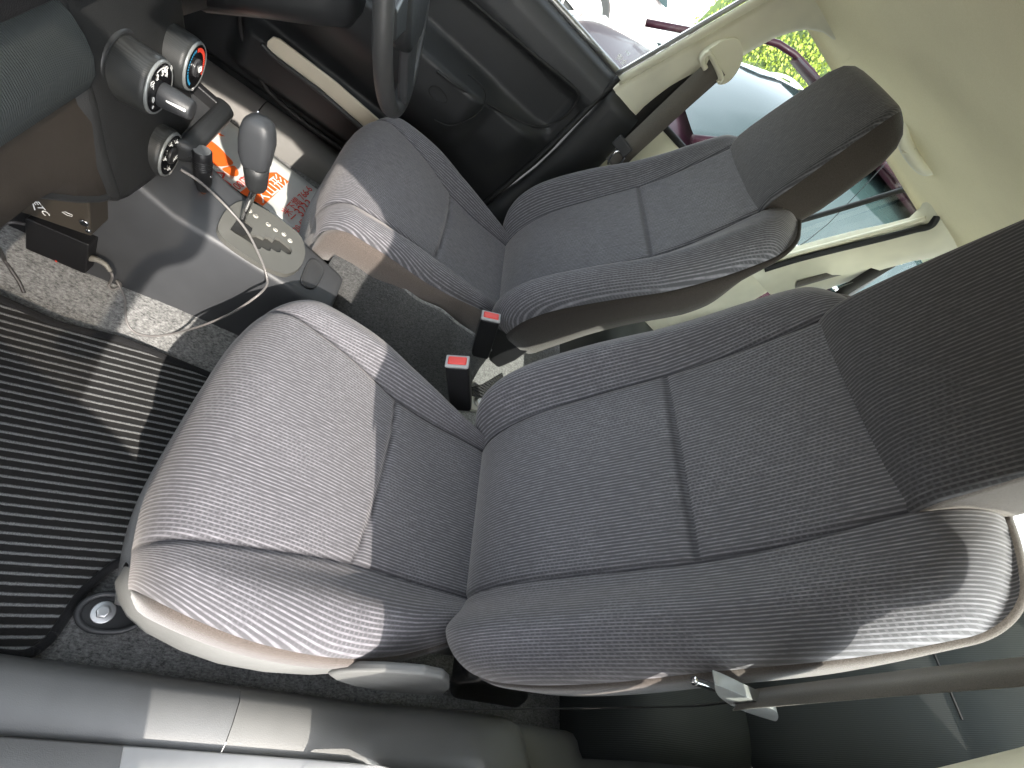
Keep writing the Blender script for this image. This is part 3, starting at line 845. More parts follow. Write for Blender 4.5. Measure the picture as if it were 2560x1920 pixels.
# glove box door, roll and shelf: profiles running across the car
def dash_y(y):
    k = smooth01((y - .10) / .16)
    low = [(.655 + .048 * k, .332 + .064 * k), (.6715, .37 + .034 * k), (.683 + .004 * k, .43), (.702, .458)]
    return low
ysd = [.114, .13, .16, .19, .23, .28, .36, .46, .60, .68]
loft('glove_box', [[(.80, y, dash_y(y)[0][1] + .02)] + [(.665 + (dash_y(y)[0][0] - .655) + .03, y, dash_y(y)[0][1] - .012)] + [(a, y, z) for a, z in dash_y(y)] for y in ysd], GLOVE, db)
tube('glove_lip', [(dash_y(y)[0][0] + .004, y, dash_y(y)[0][1] - .004) for y in ysd], .007, DARK, db, k=3)
roll = [(.712, .452), (.700, .458), (.690, .472), (.686, .493), (.689, .513), (.698, .530), (.710, .543), (.725, .551)]
loft('dash_roll', [[(a, y, z) for a, z in roll] for y in ysd], ROLL, db)
shelf = [(.72, .548), (.76, .552), (.775, .562), (.770, .572), (.735, .574)]
loft('dash_shelf', [[(a, y, z) for a, z in shelf] for y in ysd], BLACK, db)
tube('shelf_rail', [(.742, y, .551) for y in (.135, .2, .3, .45, .68)], .006, DARK, db)
top = [(.735, .568), (.705, .575), (.695, .590), (.705, .612), (.75, .64), (.85, .66), (1.05, .67)]
loft('dash_top', [[(a, y, z) for a, z in top] for y in (-.68, -.15, .0, .15, .3, .5, .68)], BLACK, db)
# heater tower
tw = [(.80, .33), (.70, .318), (.660, .318), (.647, .326), (.648, .336), (.668, .39), (.683, .45), (.695, .485), (.706, .520), (.72, .555), (.735, .60)]
def tower(y):
    e = max(0, (abs(y) - .096) / .024)
    c = .020 * (1 - math.sqrt(max(0, 1 - e * e)))
    d = .010 * (1 - (y / .12) ** 2)
    return [(a - d + c, y, z) for a, z in tw]
yst = [-.12, -.1195, -.118, -.114, -.106, -.096, -.07, -.04, 0, .04, .07, .096, .106, .114, .118, .1195, .12]
tb = loft('heater_tower', [tower(y) for y in yst], TOWER, db)
tube('tower_edge_gap', [(a + .010, .1185, z) for a, _, z in tower(.118)[1:]], .0038, BLACK, db, k=4, n=8)
for sgn in (1, -1):
    prism('tower_cheek', [(a + .001, sgn * .1195, z) for a, _, z in tower(.12)] + [(.84, sgn * .1195, .60)], (0, -sgn * .004, 0), TOWER, db, bevel=0)
loft('tower_band', [[Vector(q) + Vector((.010 - .013 * math.sin(PI * k / 8), (.1215 - .026 * k / 8) - .111, 0)) for q in tower(.111)[1:]] for k in range(9)], TOWER, db)
# rims and dial housings
AX = Vector((-1, .0, .14)).normalized()
XD = Vector((0, -1, 0)); YD = Vector((.14, 0, 1)).normalized()
def dial(px, py, x, name, L, kind):
    f0 = at(px, py, x=x)
    b = f0 - AX * L
    tube('rim_trim', [b + AX * .004 + (XD * math.cos(t) + YD * math.sin(t)) * .0415 for t in [2 * PI * i / 36 for i in range(36)]], .0042, DARK, db, k=1, closed=True, n=8)
    h = lathe('heater_dial', [(.0385, -.03), (.0385, 0), (.0355, L - .008), (.0345, L - .004), (.0320, L - .0008), (.0300, L)], b, AX, DIALP, db, n=48)
    lathe('bezel', [(.0328, L - .0035), (.0334, L - .0012), (.0316, L + .0012), (.0298, L + .0006)], b, AX, simple('bezel_grey', (.20, .21, .21), .3, .3), h, n=48, ring_cap=False)
    lathe('dial_face', [(.0305, L - .002), (.0300, L + .0003)], b, AX, FACE, h, n=48)
    def P(r, deg, e=.0009): 
        a = math.radians(deg); return f0 + AX * e + XD * (r * math.sin(a)) + YD * (r * math.cos(a))
    def arc(nm, r0, r1, a0, a1, mat, k=10, e=.0008):
        v = []
        for i in range(k + 1):
            a = a0 + (a1 - a0) * i / k; v += [P(r0, a, e), P(r1, a, e)]
        mk(nm, v, [(2 * i, 2 * i + 1, 2 * i + 3, 2 * i + 2) for i in range(k)], mat, h, False)
    if kind == 'fan':
        for s, a in (('0', -118), ('1', -62), ('2', -22), ('3', 14), ('4', 52)):
            text('number', s, P(.0185, a), XD, YD, .0105, INK_W, h)
        arc('scale_arc', .0235, .0255, -20, 18, INK_W); 
        # circulation symbols: small car outlines
        for a in (-52, 30):
            c = P(.0245, a, .0011); w = .0045
            pts = [c + XD * x + YD * y for x, y in ((-w, -.0015), (-w * .6, .0018), (w * .5, .0018), (w, -.0015))]
            tube('symbol', pts, .00055, INK_W, h, k=1, closed=True, n=5, smoothk=False)
            tube('symbol', [c + XD * -.003 + YD * -.004, c + XD * .003 + YD * -.004, c + XD * .002 + YD * -.0032], .0005, INK_W, h, k=1, n=5, smoothk=False)
        arc('white_tab', .0285, .0325, 52, 66, INK_W)
        mk('white_square', [P(.0265, -132), P(.0265, -140), P(.0225, -141), P(.0225, -131)], [(0, 1, 2, 3)], INK_W, h, False)
        kb = f0 + XD * .004 - YD * .010
        kn = lathe('fan_knob', [(.0150, 0), (.0145, .012), (.0125, .034), (.0112, .036), (.008, .0365)], kb, AX, plastic('knob_dark', (.026, .027, .029), .42), h, n=32)
        box('pointer', kb + AX * .022 - XD * .0125 + YD * .004, (.003, .003, .022), INK_W, kn, rot=axes(XD, AX), bevel=.0008)
    if kind == 'temp':
        for i in range(16):
            a = -140 + i * 8.6
            arc('blue_mark', .0225, .0262, a, a + (8.4 if i < 5 else 5.5), INK_B, 2)
        for i in range(17):
            a = 2 + i * 7.9
            arc('red_mark', .0205, .0262, a, a + 6.8, INK_RD, 2)
        lathe('push_button', [(.0125, 0), (.0125, .003), (.011, .0045), (.004, .0048)], f0, AX, simple('gloss_button', (.035, .035, .037), .2), h, n=28)
        c = f0 + AX * .0056
        tube('symbol', [c + XD * x + YD * y for x, y in ((-.003, -.003), (.0035, -.003), (.0045, .0035), (-.003, .0035))], .0006, INK_W, h, k=1, closed=True, n=5, smoothk=False)
        text('symbol', 'm', c + YD * -.0005, XD, YD, .006, INK_W, h)
        arc('white_tab', .0285, .0325, -163, -176, INK_W)
    if kind == 'mode':
        for a in (-10, -75, 40, -160):
            c = P(.0205, a, .0011)
            lathe('figure_head', [(.0012, 0), (.0012, .0004)], c + YD * .0042, AX, INK_W, h, n=10)
            tube('seated_figure', [c + YD * .0025 - XD * .0005, c - YD * .001, c - YD * .0012 + XD * .003, c - YD * .004 + XD * .0032], .0008, INK_W, h, k=1, n=5, smoothk=False)
            tube('arrow', [c + YD * .0005 - XD * .0045, c + YD * .001 - XD * .002], .0007, INK_W, h, k=1, n=5, smoothk=False)
        for a in (-42, 14, -120):
            p = P(.0225, a); lathe('dot', [(.0009, 0), (.0009, .0004)], p, AX, INK_W, h, n=10)
        c = P(.0215, 108, .0011)
        tube('symbol', [c + XD * x + YD * y for x, y in ((-.0028, -.004), (.0028, -.004), (.0045, .0035), (-.0045, .0035))], .0006, INK_W, h, k=1, closed=True, n=5)
        c = P(.021, 74, .0011)
        tube('symbol', [c + XD * x + YD * y for x, y in ((-.0028, -.003), (.0028, -.003), (.004, .003), (-.004, .003))], .0006, INK_W, h, k=1, closed=True, n=5)
        lathe('push_button', [(.0125, 0), (.0125, .003), (.011, .0045), (.004, .0048)], f0, AX, simple('matt_button', (.02, .02, .021), .4), h, n=28)
        text('lettering', 'A/C', f0 + AX * .0056 - YD * .002, XD, YD, .0075, INK_W, h)
        arc('white_tab', .0285, .0325, -170, -186, INK_W)
dial(399, 220, .650, 'fan', .046, 'fan')
dial(489, 168, .652, 'temp', .050, 'temp')
dial(428, 388, .634, 'mode', .040, 'mode')

# pull-out cup holder tray
ch = thing('cup_holder', 'black pull-out cup holder tray open beside the heater dials', 'cup holder', (.64, -.06, .37))
c = [at(452, 384, z=.348), at(580, 297, z=.348)]
yA, yB = c[0].y, c[1].y
xf = (c[0].x + c[1].x) / 2
fr = [(xf + .004, yA + .005), (xf - .002, yA - .01), (xf - .004, yB + .014), (xf + .010, yB)]
ym = (yA + yB) / 2; wy = abs(yA - yB)
Rt = Matrix.Rotation(-.20, 3, 'Y')
secs = []
for f, k in ((-.5, .35), (-.49, .75), (-.46, .95), (-.42, 1), (.42, 1), (.46, .95), (.49, .75), (.5, .35)):
    back = .014 * max(0, (abs(f) - .38) / .12) ** 2
    secs.append([Vector((xf + .004 + back, ym + f * (wy + .012), .352)) + Rt @ Vector((a * k, 0, b * k)) for a, b in rrect(.028, .038, .011, 4)])
loft('front_bar', secs, DARK, ch, ring=True)
for sg_ in (1, -1):
    box('side_rail', Vector((xf + .062, ym + sg_ * (wy / 2 - .004), .362)), (.115, .013, .026), BLACK, ch, rot=Rt, bevel=.003)
box('tray_floor', Vector((xf + .06, ym, .353)), (.11, wy - .016, .006), DARK2, ch, rot=Rt, bevel=.001)
box('cross_bar', Vector((xf + .062, ym, .364)), (.006, wy - .016, .014), BLACK, ch, rot=Rt, bevel=.002)
box('hinge_block', Vector((xf + .10, ym, .374)), (.03, wy - .02, .012), BLACK, ch, rot=Rt, bevel=.002)

# driver side of the dash: knee panel and column cover
kp = thing('knee_panel', 'dark lower dash panel above the driver footwell', 'panel', (.75, -.35, .45))
secs = []
for y in (-.115, -.16, -.22, -.30, -.38, -.46, -.54, -.62, -.69):
    lz = interp(-y, [(.115, .44), (.2, .432), (.33, .425), (.46, .43), (.69, .40)])
    lx = interp(-y, [(.115, .72), (.33, .70), (.5, .66), (.69, .62)])
    secs.append([(lx + .12, y, lz + .02), (lx + .02, y, lz - .002), (lx - .004, y, lz + .014), (lx - .006, y, lz + .06), (lx + .02, y, lz + .13), (.70, y, .60)])
loft('lower_panel', secs, DARK, kp)
col = thing('column_cover', 'dark grey steering column cover behind the wheel', 'column cover', (.62, -.33, .5))
secs = []
for t, w, h in [(0, .03, .03), (.05, .062, .046), (.25, .078, .056), (.6, .10, .068), (1, .125, .085)]:
    o = Vector((.535, -.33, .585)).lerp(Vector((.74, -.33, .50)), t)
    secs.append([o + Vector((.35 * h * sup(a - PI / 2, .7), w * sup(a, .7), h * sup(a - PI / 2, .7))) for a in [2 * PI * i / 30 for i in range(30)]])
loft('cover_shell', secs, DARK, col, ring=True)

# steering wheel
sw = thing('steering_wheel', 'black three-spoke steering wheel seen edge-on at the top', 'steering wheel', (.48, -.33, .638))
up = Vector((.43, 0, .903)).normalized(); rt = Vector((0, -1, 0)); nrm = Vector((-.903, 0, .43)).normalized()
wc = Vector((.402, -.33, .474)) + up * .181
tube('rim', [wc + (rt * math.cos(t) + up * math.sin(t)) * .178 for t in [2 * PI * i / 64 for i in range(64)]], .0155, plastic('wheel_rim_plastic', (.042, .042, .042), .38, 1200, .3), sw, k=1, closed=True, n=16)
hub = [wc + rt * (a * .09) + up * (b * .075) for a, b in rrect(2, 2, .6)]
prism('hub_cover', [p + nrm * -.01 for p in hub], nrm * .035, DARK, sw, bevel=.012, seg=4)
for d, w in ((rt, .034), (-rt, .034), (-up, .05)):
    a0 = wc + d * .06; a1 = wc + d * .172; sd_ = nrm.cross(d)
    prism('spoke', [a0 - sd_ * w, a1 - sd_ * w * .62, a1 + sd_ * w * .62, a0 + sd_ * w], nrm * .018, DARK2 if d == -up else DARK, sw, bevel=.006)

# ------------------------------------------------------------------ small things in the footwell
def on_floor(px, py, dz=.004):
    z = .03
    for _ in range(12):
        p = at(px, py, z=z); z = .5 * z + .5 * (floor_z(p.x, p.y) + dz)
    return at(px, py, z=z)
et = thing('toll_unit', 'black toll reader box with white ETC lettering hung under the glove box', 'toll unit', (.73, .1, .26))
pA, pB = at(225, 592, y=.112), at(60, 478, y=.112)
bx = [at(228, 592, y=.112), at(220, 470, y=.112), at(-40, 440, y=.112), at(-40, 500, y=.112)]
prism('case', bx, (0, -.045, 0), simple('unit_brown_black', (.045, .038, .030), .45), et, bevel=.003)
def on_unit(p, q, s, size, mat=INK_W):
    a, b = at(*p, y=.1132), at(*q, y=.1132); X = (b - a).normalized(); Y = X.cross(Vector((0, -1, 0)))
    if Y.dot(Vector((1, 0, 0))) < 0: Y = -Y
    text('lettering', s, (a + b) / 2, X, Vector((0, 1, 0)).cross(X), size, mat, et)
on_unit((95, 512), (111, 531), 'ETC', .0125)
mk('white_line', [at(76, 496, y=.1128), at(79, 495, y=.1128), at(89, 525, y=.1128), at(86, 526, y=.1128)], [(0, 1, 2, 3)], INK_W, et, False)
tube('slot_mark', [at(x, y, y=.113) for x, y in ((155, 530), (164, 530), (181, 538), (180, 541), (168, 538))], .0005, INK_W, et, k=1, closed=True, n=5, smoothk=False)
lathe('sensor', [(.006, 0), (.006, .003), (.003, .004)], at(212, 556, y=.112), (0, 1, 0), CHROME, et, n=16)
lathe('sensor', [(.004, 0), (.004, .003), (.002, .004)], at(222, 575, y=.112), (0, 1, 0), CHROME, et, n=16)

ad = thing('power_adapter', 'black rectangular power adapter leaning on the console side in the passenger footwell', 'power adapter', (.73, .1, .13))
q0, q1 = at(212, 686, y=.096), at(222, 613, y=.096); q2, q3 = at(62, 545, y=.096), at(62, 622, y=.096)
prism('case', [q0, q1, q2, q3], (0, -.030, -.004), BLACK, ad, bevel=.0025)
mk('logo_mark', [at(138, 650, y=.0972), at(143, 653, y=.0972), at(142, 656, y=.0972), at(137, 653, y=.0972)], [(0, 1, 2, 3)], INK_RD, ad, False)
st = [at(226, 645, y=.085), at(240, 648, y=.088), at(262, 660, y=.092), at(276, 678, y=.095)]
tube('strain_relief', st, lambda t: .0052 - .0022 * t + .0006 * math.sin(t * 60), simple('relief_grey', (.20, .19, .165), .45), ad, k=8)
cbl = simple('cable_plastic', (.045, .042, .042), .42)
cp = [at(276, 678, y=.095), at(281, 692, y=.10), on_floor(276, 705, .012), on_floor(272, 716), on_floor(284, 724), on_floor(302, 714, .006), on_floor(292, 702, .014), on_floor(300, 718, .012), on_floor(312, 745), on_floor(313, 775), on_floor(318, 808),
      on_floor(340, 832), on_floor(385, 840), on_floor(440, 832, .012), at(510, 812, y=.118), at(580, 782, y=.112), at(640, 742, y=.095), at(664, 718, y=.07), at(668, 700, y=.055), cpl(660, 668, .006), cpl(642, 625, .010), cpl(612, 570, .016), at(560, 510, y=-.005), at(500, 455, y=.01), at(452, 424, y=.02)]
cab = thing('charger_cable', 'thin grey cable looping from the power adapter over the console to the heater dial', 'cable', (.55, .09, .1))
tube('cable', cp, .0020, simple('cable_grey', (.16, .15, .145), .38), cab, k=8, n=8)
cab2 = thing('adapter_cable', 'dark thin cable running from the adapter down beside the passenger floor mat', 'cable', (.8, .12, .06))
tube('cable', [at(62, 560, y=.09), at(25, 555, y=.10), at(-2, 570, y=.11), at(-10, 600, y=.13), on_floor(6, 640, .01), on_floor(28, 675), on_floor(48, 705), on_floor(60, 732)], .0028, cbl, cab2)

lp_ = thing('lighter_plug', 'black ribbed lighter-socket plug hanging below the lowest heater dial', 'charger', (.6, 0, .35))
pt = at(505, 376, y=-.02); pb = at(508, 478, y=-.02); ax = (pb - pt).normalized(); L = (pb - pt).length
lathe('plug_body', [(.0125, 0), (.0135, .0012), (.0135, .014)] + [(r, .014 + i * .0017) for i, r in enumerate((.0128, .0136) * 5)] + [(.0132, .033), (.0128, .045), (.012, L - .016), (.0095, L - .008), (.009, L - .004), (.005, L - .002)], pt, ax, BLACK, lp_, n=28)
lathe('end_cap', [(.0118, -.0012), (.0118, .0002)], pt, ax, GREYP, lp_, n=28)
lathe('contact_tip', [(.0045, L - .004), (.0042, L + .003), (.002, L + .005)], pt, ax, simple('copper', (.75, .35, .22), .25, 1), lp_, n=16)
lathe('earth_clip', [(.0022, 0), (.0022, .003), (.001, .004)], at(527, 440, y=-.02) , (0, 1, 0), CHROME, lp_, n=10)
tube('neck', [at(458, 374, y=-.012), at(474, 386, y=-.016), at(486, 393, y=-.02)], lambda t: .0052 + .0012 * math.sin(t * 34), DARK, lp_, k=10)

# ------------------------------------------------------------------ far door (driver side)
def belt_y(z): return .668 - .25 * max(0, z - .70)
dr = thing('front_door', 'dark grey far door card with armrest, recessed panel and cream-lined map pocket', 'car door', (.5, -.66, .4))
def zt(x): return .638 - .095 * max(0, x)
def card(x, z):
    y = -.672
    y += .012 * smooth01((.716 - z) / .05) * smooth01((z - .60) / .03)
    arm = smooth01((z - .24) / .17) * smooth01((.512 - z) / .045)
    amp = .030 + .036 * smooth01((x - .19) / .07)
    amp *= smooth01((x - .015) / .10)
    y += arm * amp
    inside = smooth01((x - .045) / .012) * smooth01((zt(x) - z) / .010) * smooth01((z - (.472 + .035 * smooth01((.16 - x) / .12))) / .012)
    y -= .013 * inside
    pk = smooth01((z - .105) / .05) * smooth01((.262 - z) / .03) * smooth01((x - .10) / .2) * smooth01((.79 - x) / .06)
    y += .045 * pk
    if z < .10: y -= .02 * smooth01((.10 - z) / .02)
    if z > .70: y -= .03 * ((z - .70) / .018) ** 2
    return y
V = []; F = []
xs = [.90 - i * .0072 for i in range(125)]; zs = [.022 + j * .0060 for j in range(117)]; n = len(zs)
for x in xs:
    for z in zs: V.append((x + (.055 * smooth01((.5 - z) / .4) if x < .1 else .055 * smooth01((.5 - z) / .4) * smooth01((.4 - x) / .3)), card(x, z), z))
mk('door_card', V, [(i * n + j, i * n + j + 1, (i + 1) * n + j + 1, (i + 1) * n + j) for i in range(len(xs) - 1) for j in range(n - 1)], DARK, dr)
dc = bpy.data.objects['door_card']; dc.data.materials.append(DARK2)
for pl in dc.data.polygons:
    if pl.center.z > zt(pl.center.x) + .006: pl.material_index = 1  # lighter grey on the upper card stands in for sky light
def on_card(x, z, e=0): return Vector((x, card(x, z) + e, z))
# shadow groove round the recessed insert
gpts = [(.62, zt(.62) + .004), (.4, zt(.4) + .004), (.2, zt(.2) + .004), (.075, zt(.07) + .003), (.047, .615), (.043, .57), (.055, .520), (.09, .497), (.17, .478), (.30, .468), (.36, .462)]
tube('panel_groove', [on_card(x, z, .001) for x, z in gpts], .0042, RUBBER, dr, k=6, n=8)
tube('armrest_seam', [at(x, y, y=-.604) for x, y in ((1170, 185), (1205, 215), (1214, 245), (1200, 278), (1170, 300), (1125, 314), (1085, 300))], .0016, RUBBER, dr, k=5, n=6)
sbt = smooth2([(1072, 222), (1085, 214), (1100, 222), (1114, 240), (1116, 254), (1104, 258), (1086, 250), (1075, 236)])
tube('blank_cover', [at(x, y, y=-.604) for x, y in sbt], .0014, RUBBER, dr, k=1, closed=True, n=6)
crm = [(665, 122), (668, 104), (682, 92), (698, 98), (840, 207), (952, 305), (975, 330), (945, 345), (925, 332), (800, 222), (690, 140)]
prism('pocket_liner', [at(x, y, y=-.622) for x, y in crm], (0, -.008, 0), CREAM2, dr, bevel=.003)
tube('pocket_rim', [at(x, y, y=-.618) for x, y in ((655, 110), (690, 146), (800, 230), (925, 340), (975, 385))], .006, DARK2, dr, n=8)
lb = [(x, y) for x, y in ((600, 30), (602, 75), (625, 140), (670, 225), (760, 305), (850, 370), (900, 405))]
tube('lower_seal', [at(x, y, y=-.640) for x, y in lb], .006, RUBBER, dr, n=8)
# belt-line weather strips and window frame
tube('belt_seal', [(.95, -.699, .722), (.4, -.699, .722), (-.002, -.699, .722)], .006, STEEL, dr, k=2, n=8, ry=.009)
tube('rear_seal', [(.006, -.668, .72), (.014, -.664, .60), (.024, -.660, .45), (.050, -.654, .26), (.07, -.648, .12)], .0075, RUBBER, dr, k=4, n=8)
tube('frame_rail', [Vector((-.004 - (z - .72) * .26, -belt_y(z) - .012, z)) for z in (.715, .8, .9, 1.0, 1.08)], .010, CREAM, dr, k=3, n=10)
tube('frame_channel', [Vector((.012 - (z - .72) * .26, -belt_y(z) - .020, z)) for z in (.72, .8, .9, 1.0, 1.08)], .006, STEEL, dr, k=3, n=8)
mk('window_pane', [(.98, -.712, .715), (-.005, -.712, .715), (-.095, -.640, 1.08), (.42, -.640, 1.08)], [(0, 1, 2, 3)], GLASS, dr, False)
gX, gY = (-1, 0, 0), (-.12, .2, 1)
for s_, dz, sz in (('安全', .0, .016), ('JIS', -.018, .012), ('M3', .02, .011)):
    a = at(1553, 150, y=-.705); text('glass_stamp', s_, a + Vector((0, .002, dz)), gX, gY, sz, INK_W, dr)

# ------------------------------------------------------------------ pillars
def pillar_low(sgn, name, label, mat, loc, x0=.0, x1=-.13):
    t = thing(name, label, 'pillar trim', loc)
    secs = []
    for z in (.10, .16, .22, .30, .36, .42, .50, .58, .66, .690, .694):
        sl = .055 * smooth01((.5 - z) / .4)
        f = .030 * smooth01((.42 - z) / .2)
        y = belt_y(z) - .012 - f
        a = x0 + sl; b = x1 - .02 * smooth01((.4 - z) / .2)
        ins = .01 if z > .692 else 0
        secs.append([(a + .004, sgn * (y + .04), z), (a, sgn * (y + .012 + ins), z), (a - .010, sgn * (y + .002 + ins), z), (a - .03, sgn * (y - .004 + ins), z), ((a + b) / 2, sgn * (y - .006 + ins), z), (b + .03, sgn * (y - .002 + ins), z), (b + .008, sgn * (y + .006 + ins), z), (b, sgn * (y + .02), z), (b, sgn * (y + .05), z)])
    loft('pillar_cover', secs, mat, t)
    return t
bp = pillar_low(-1, 'pillar_trim', 'dark lower pillar trim between the far front door and rear door', DARK, (-.06, -.66, .4), .002, -.128)
for sgn, nm, lab in ((-1, 'pillar_cover', 'cream upper pillar cover carrying the far belt guide'),
                     (1, 'pillar_cover', 'pale cream pillar cover filling the bottom right corner')):
    t = thing(nm, lab, 'pillar trim', (-.08, sgn * .64, .9))
    secs = []
    for z in (.69, .72, .78, .84, .90, .95, 1.0, 1.03, 1.055, 1.072, 1.085, 1.095):
        y = belt_y(z) - .004 + (.036 if sgn > 0 else 0)
        if sgn < 0:
            fx = -.004 - (z - .70) * .26 + .06 * smooth01((z - 1.02) / .08)
            rx = interp(z, [(.69, -.130), (.80, -.143), (.93, -.155), (1.0, -.168), (1.054, -.200), (1.075, -.235), (1.085, -.275), (1.095, -.34)])
        else:
            fx = .088 - (z - .70) * .04 + .16 * smooth01((z - .98) / .11) ** 2
            rx = interp(z, [(.69, -.122), (.78, -.126), (.9, -.138), (.94, -.154), (.97, -.162), (1.0, -.168), (1.06, -.19), (1.095, -.30)])
        m = (fx + rx) / 2
        secs.append([(fx + .004, sgn * (y + .05), z), (fx, sgn * (y + .012), z), (fx - .012, sgn * y, z), (m, sgn * (y - .006), z), (rx + .016, sgn * y, z), (rx + .003, sgn * (y + .010), z), (rx, sgn * (y + .05), z)])
    loft('cover', secs, CREAM, t)
    if sgn > 0:
        tube('rear_seal', [Vector((rx, belt_y(z) + .038, z)) for rx, z in ((-.124, .70), (-.128, .78), (-.131, .88), (-.141, .97))], .009, RUBBER, t, n=8)
lw = thing('pillar_trim', 'dark grey lower pillar trim rising from the near sill', 'pillar trim', (0, .65, .4))
secs = []
for z in (.13, .17, .22, .30, .40, .5, .6, .70, .72):
    y = .694
    a = .082 + .04 * smooth01((.20 - z) / .10); b = -.100 - .03 * smooth01((.35 - z) / .2)
    secs.append([(a + .004, y + .05, z), (a, y + .014, z), (a - .016, y + .001, z), (a - .06, y - .003, z), (b + .04, y - .003, z), (b + .012, y + .002, z), (b, y + .018, z), (b, y + .05, z)])
loft('pillar_cover', secs, DARK2, lw)
# C pillar far side
cp_ = thing('pillar_cover', 'cream rear pillar cover behind the far rear door window', 'pillar trim', (-.95, -.64, .9))
secs = []
for z in (.62, .70, .78, .86, .92, .98, 1.03, 1.06, 1.08, 1.095):
    y = belt_y(z) + .002
    fx = interp(z, [(.62, -.760), (.70, -.785), (.86, -.828), (.92, -.846), (1.03, -.882), (1.06, -.86), (1.08, -.80), (1.095, -.72)]); rx = interp(z, [(.62, -1.02), (1.0, -1.035), (1.095, -1.12)])
    m = (fx + rx) / 2
    secs.append([(fx + .004, -y - .04, z), (fx, -y - .010, z), (fx - .014, -y + .002, z), (m + .02, -y + .012, z), (m - .02, -y + .012, z), (rx + .02, -y + .004, z), (rx, -y - .012, z), (rx, -y - .05, z)])
loft('cover', secs, CREAM, cp_)
tube('door_seal', [Vector((interp(z, [(.62, -.772), (.70, -.797), (.86, -.84), (.92, -.858), (1.06, -.893)]), -belt_y(z) + .006, z)) for z in (.66, .75, .85, .95, 1.02, 1.055)] + [Vector((-.87, -.575, 1.078))], .010, RUBBER, cp_, n=8)
tube('frame_strip', [Vector((interp(z, [(.62, -.756), (.70, -.779), (.86, -.822), (.92, -.838), (1.06, -.872)]), -belt_y(z) - .006, z)) for z in (.66, .75, .85, .95, 1.02, 1.055)], .008, CREAM, cp_, n=8)

# far rear door: lower card, window pane, black divider
rd = thing('rear_door', 'far rear door with a black window divider bar and clear glass', 'car door', (-.5, -.68, .5))
mk('door_card', [(-.12, -.678, .10), (-.9, -.678, .10), (-.9, -.682, .70), (-.9, -.70, .715), (-.12, -.70, .715), (-.12, -.682, .70)], [(0, 1, 2, 5), (5, 2, 3, 4)], CREAM, rd)
tube('belt_seal', [(-.13, -.690, .718), (-.5, -.690, .718), (-.9, -.690, .718)], .009, RUBBER, rd, k=2, n=8)
mk('window_pane', [(-.10, -.712, .715), (-.92, -.712, .715), (-.96, -.640, 1.09), (-.14, -.640, 1.09)], [(0, 1, 2, 3)], GLASS, rd, False)
tube('divider_bar', [(-.672, -.700, .715), (-.742, -.672, .90), (-.800, -.640, 1.085)], .0085, RUBBER, rd, k=3, n=8)
text('glass_stamp', 'ロア', at(1990, 642, y=-.705) + Vector((0, .002, 0)), gX, gY, .016, INK_W, rd)
tube('defrost_wire', [at(2245, 375, y=-.69), at(2070, 560, y=-.69), at(1990, 620, y=-.69)], .0011, RUBBER, rd, k=2, n=5)

# rear side and tail of the cabin
for sgn, lab in ((-1, 'far rear quarter panel with its window behind the rear seat'), (1, 'near rear quarter panel behind the rear seat')):
    t = thing('quarter_panel', lab, 'body panel', (-1.5, sgn * .68, .6))
    mk('lower_panel', [(-1.0, sgn * .68, .05), (-2.0, sgn * .66, .05), (-2.0, sgn * .66, .64), (-1.0, sgn * .68, .64)], [(0, 1, 2, 3)], DARK, t)
    mk('upper_rail', [(-1.0, sgn * .66, 1.0), (-2.0, sgn * .64, 1.0), (-2.0, sgn * .60, 1.12), (-1.0, sgn * .60, 1.12)], [(0, 1, 2, 3)], CREAM, t)
    mk('corner_post', [(-1.86, sgn * .665, .6), (-2.0, sgn * .66, .6), (-2.0, sgn * .62, 1.1), (-1.9, sgn * .62, 1.1)], [(0, 1, 2, 3)], CREAM, t)
    mk('window_pane', [(-1.0, sgn * .69, .63), (-1.95, sgn * .68, .63), (-1.95, sgn * .63, 1.03), (-1.0, sgn * .63, 1.03)], [(0, 1, 2, 3)], GLASS, t, False)
tg = thing('tailgate', 'rear tailgate with pale frame and wide window', 'tailgate', (-2.0, 0, .6))
mk('lower_panel', [(-2.0, -.67, .0), (-2.0, .67, .0), (-2.0, .67, .58), (-2.0, -.67, .58)], [(0, 1, 2, 3)], DARK, tg)
box('lower_frame', (-1.99, 0, .60), (.04, 1.3, .05), CREAM, tg)
box('upper_frame', (-1.96, 0, 1.10), (.05, 1.3, .07), CREAM, tg)
mk('window_pane', [(-2.01, -.62, .62), (-2.01, .62, .62), (-1.97, .6, 1.08), (-1.97, -.6, 1.08)], [(0, 1, 2, 3)], GLASS, tg, False)

# near rear door (closed) and added unseen front door
nr = thing('rear_door', 'near rear door beside the rear bench, dark lower card', 'car door', (-.5, .68, .5))
mk('door_card', [(-.10, .676, -.05), (-.95, .676, -.05), (-.95, .680, .70), (-.10, .680, .70)], [(0, 1, 2, 3)], DARK, nr)
mk('window_pane', [(-.10, .70, .71), (-.92, .70, .71), (-.96, .64, 1.09), (-.14, .64, 1.09)], [(0, 1, 2, 3)], GLASS, nr, False)
tube('frame_bar', [(-.90, .69, .70), (-.95, .63, 1.09)], .03, CREAM, nr, k=2)

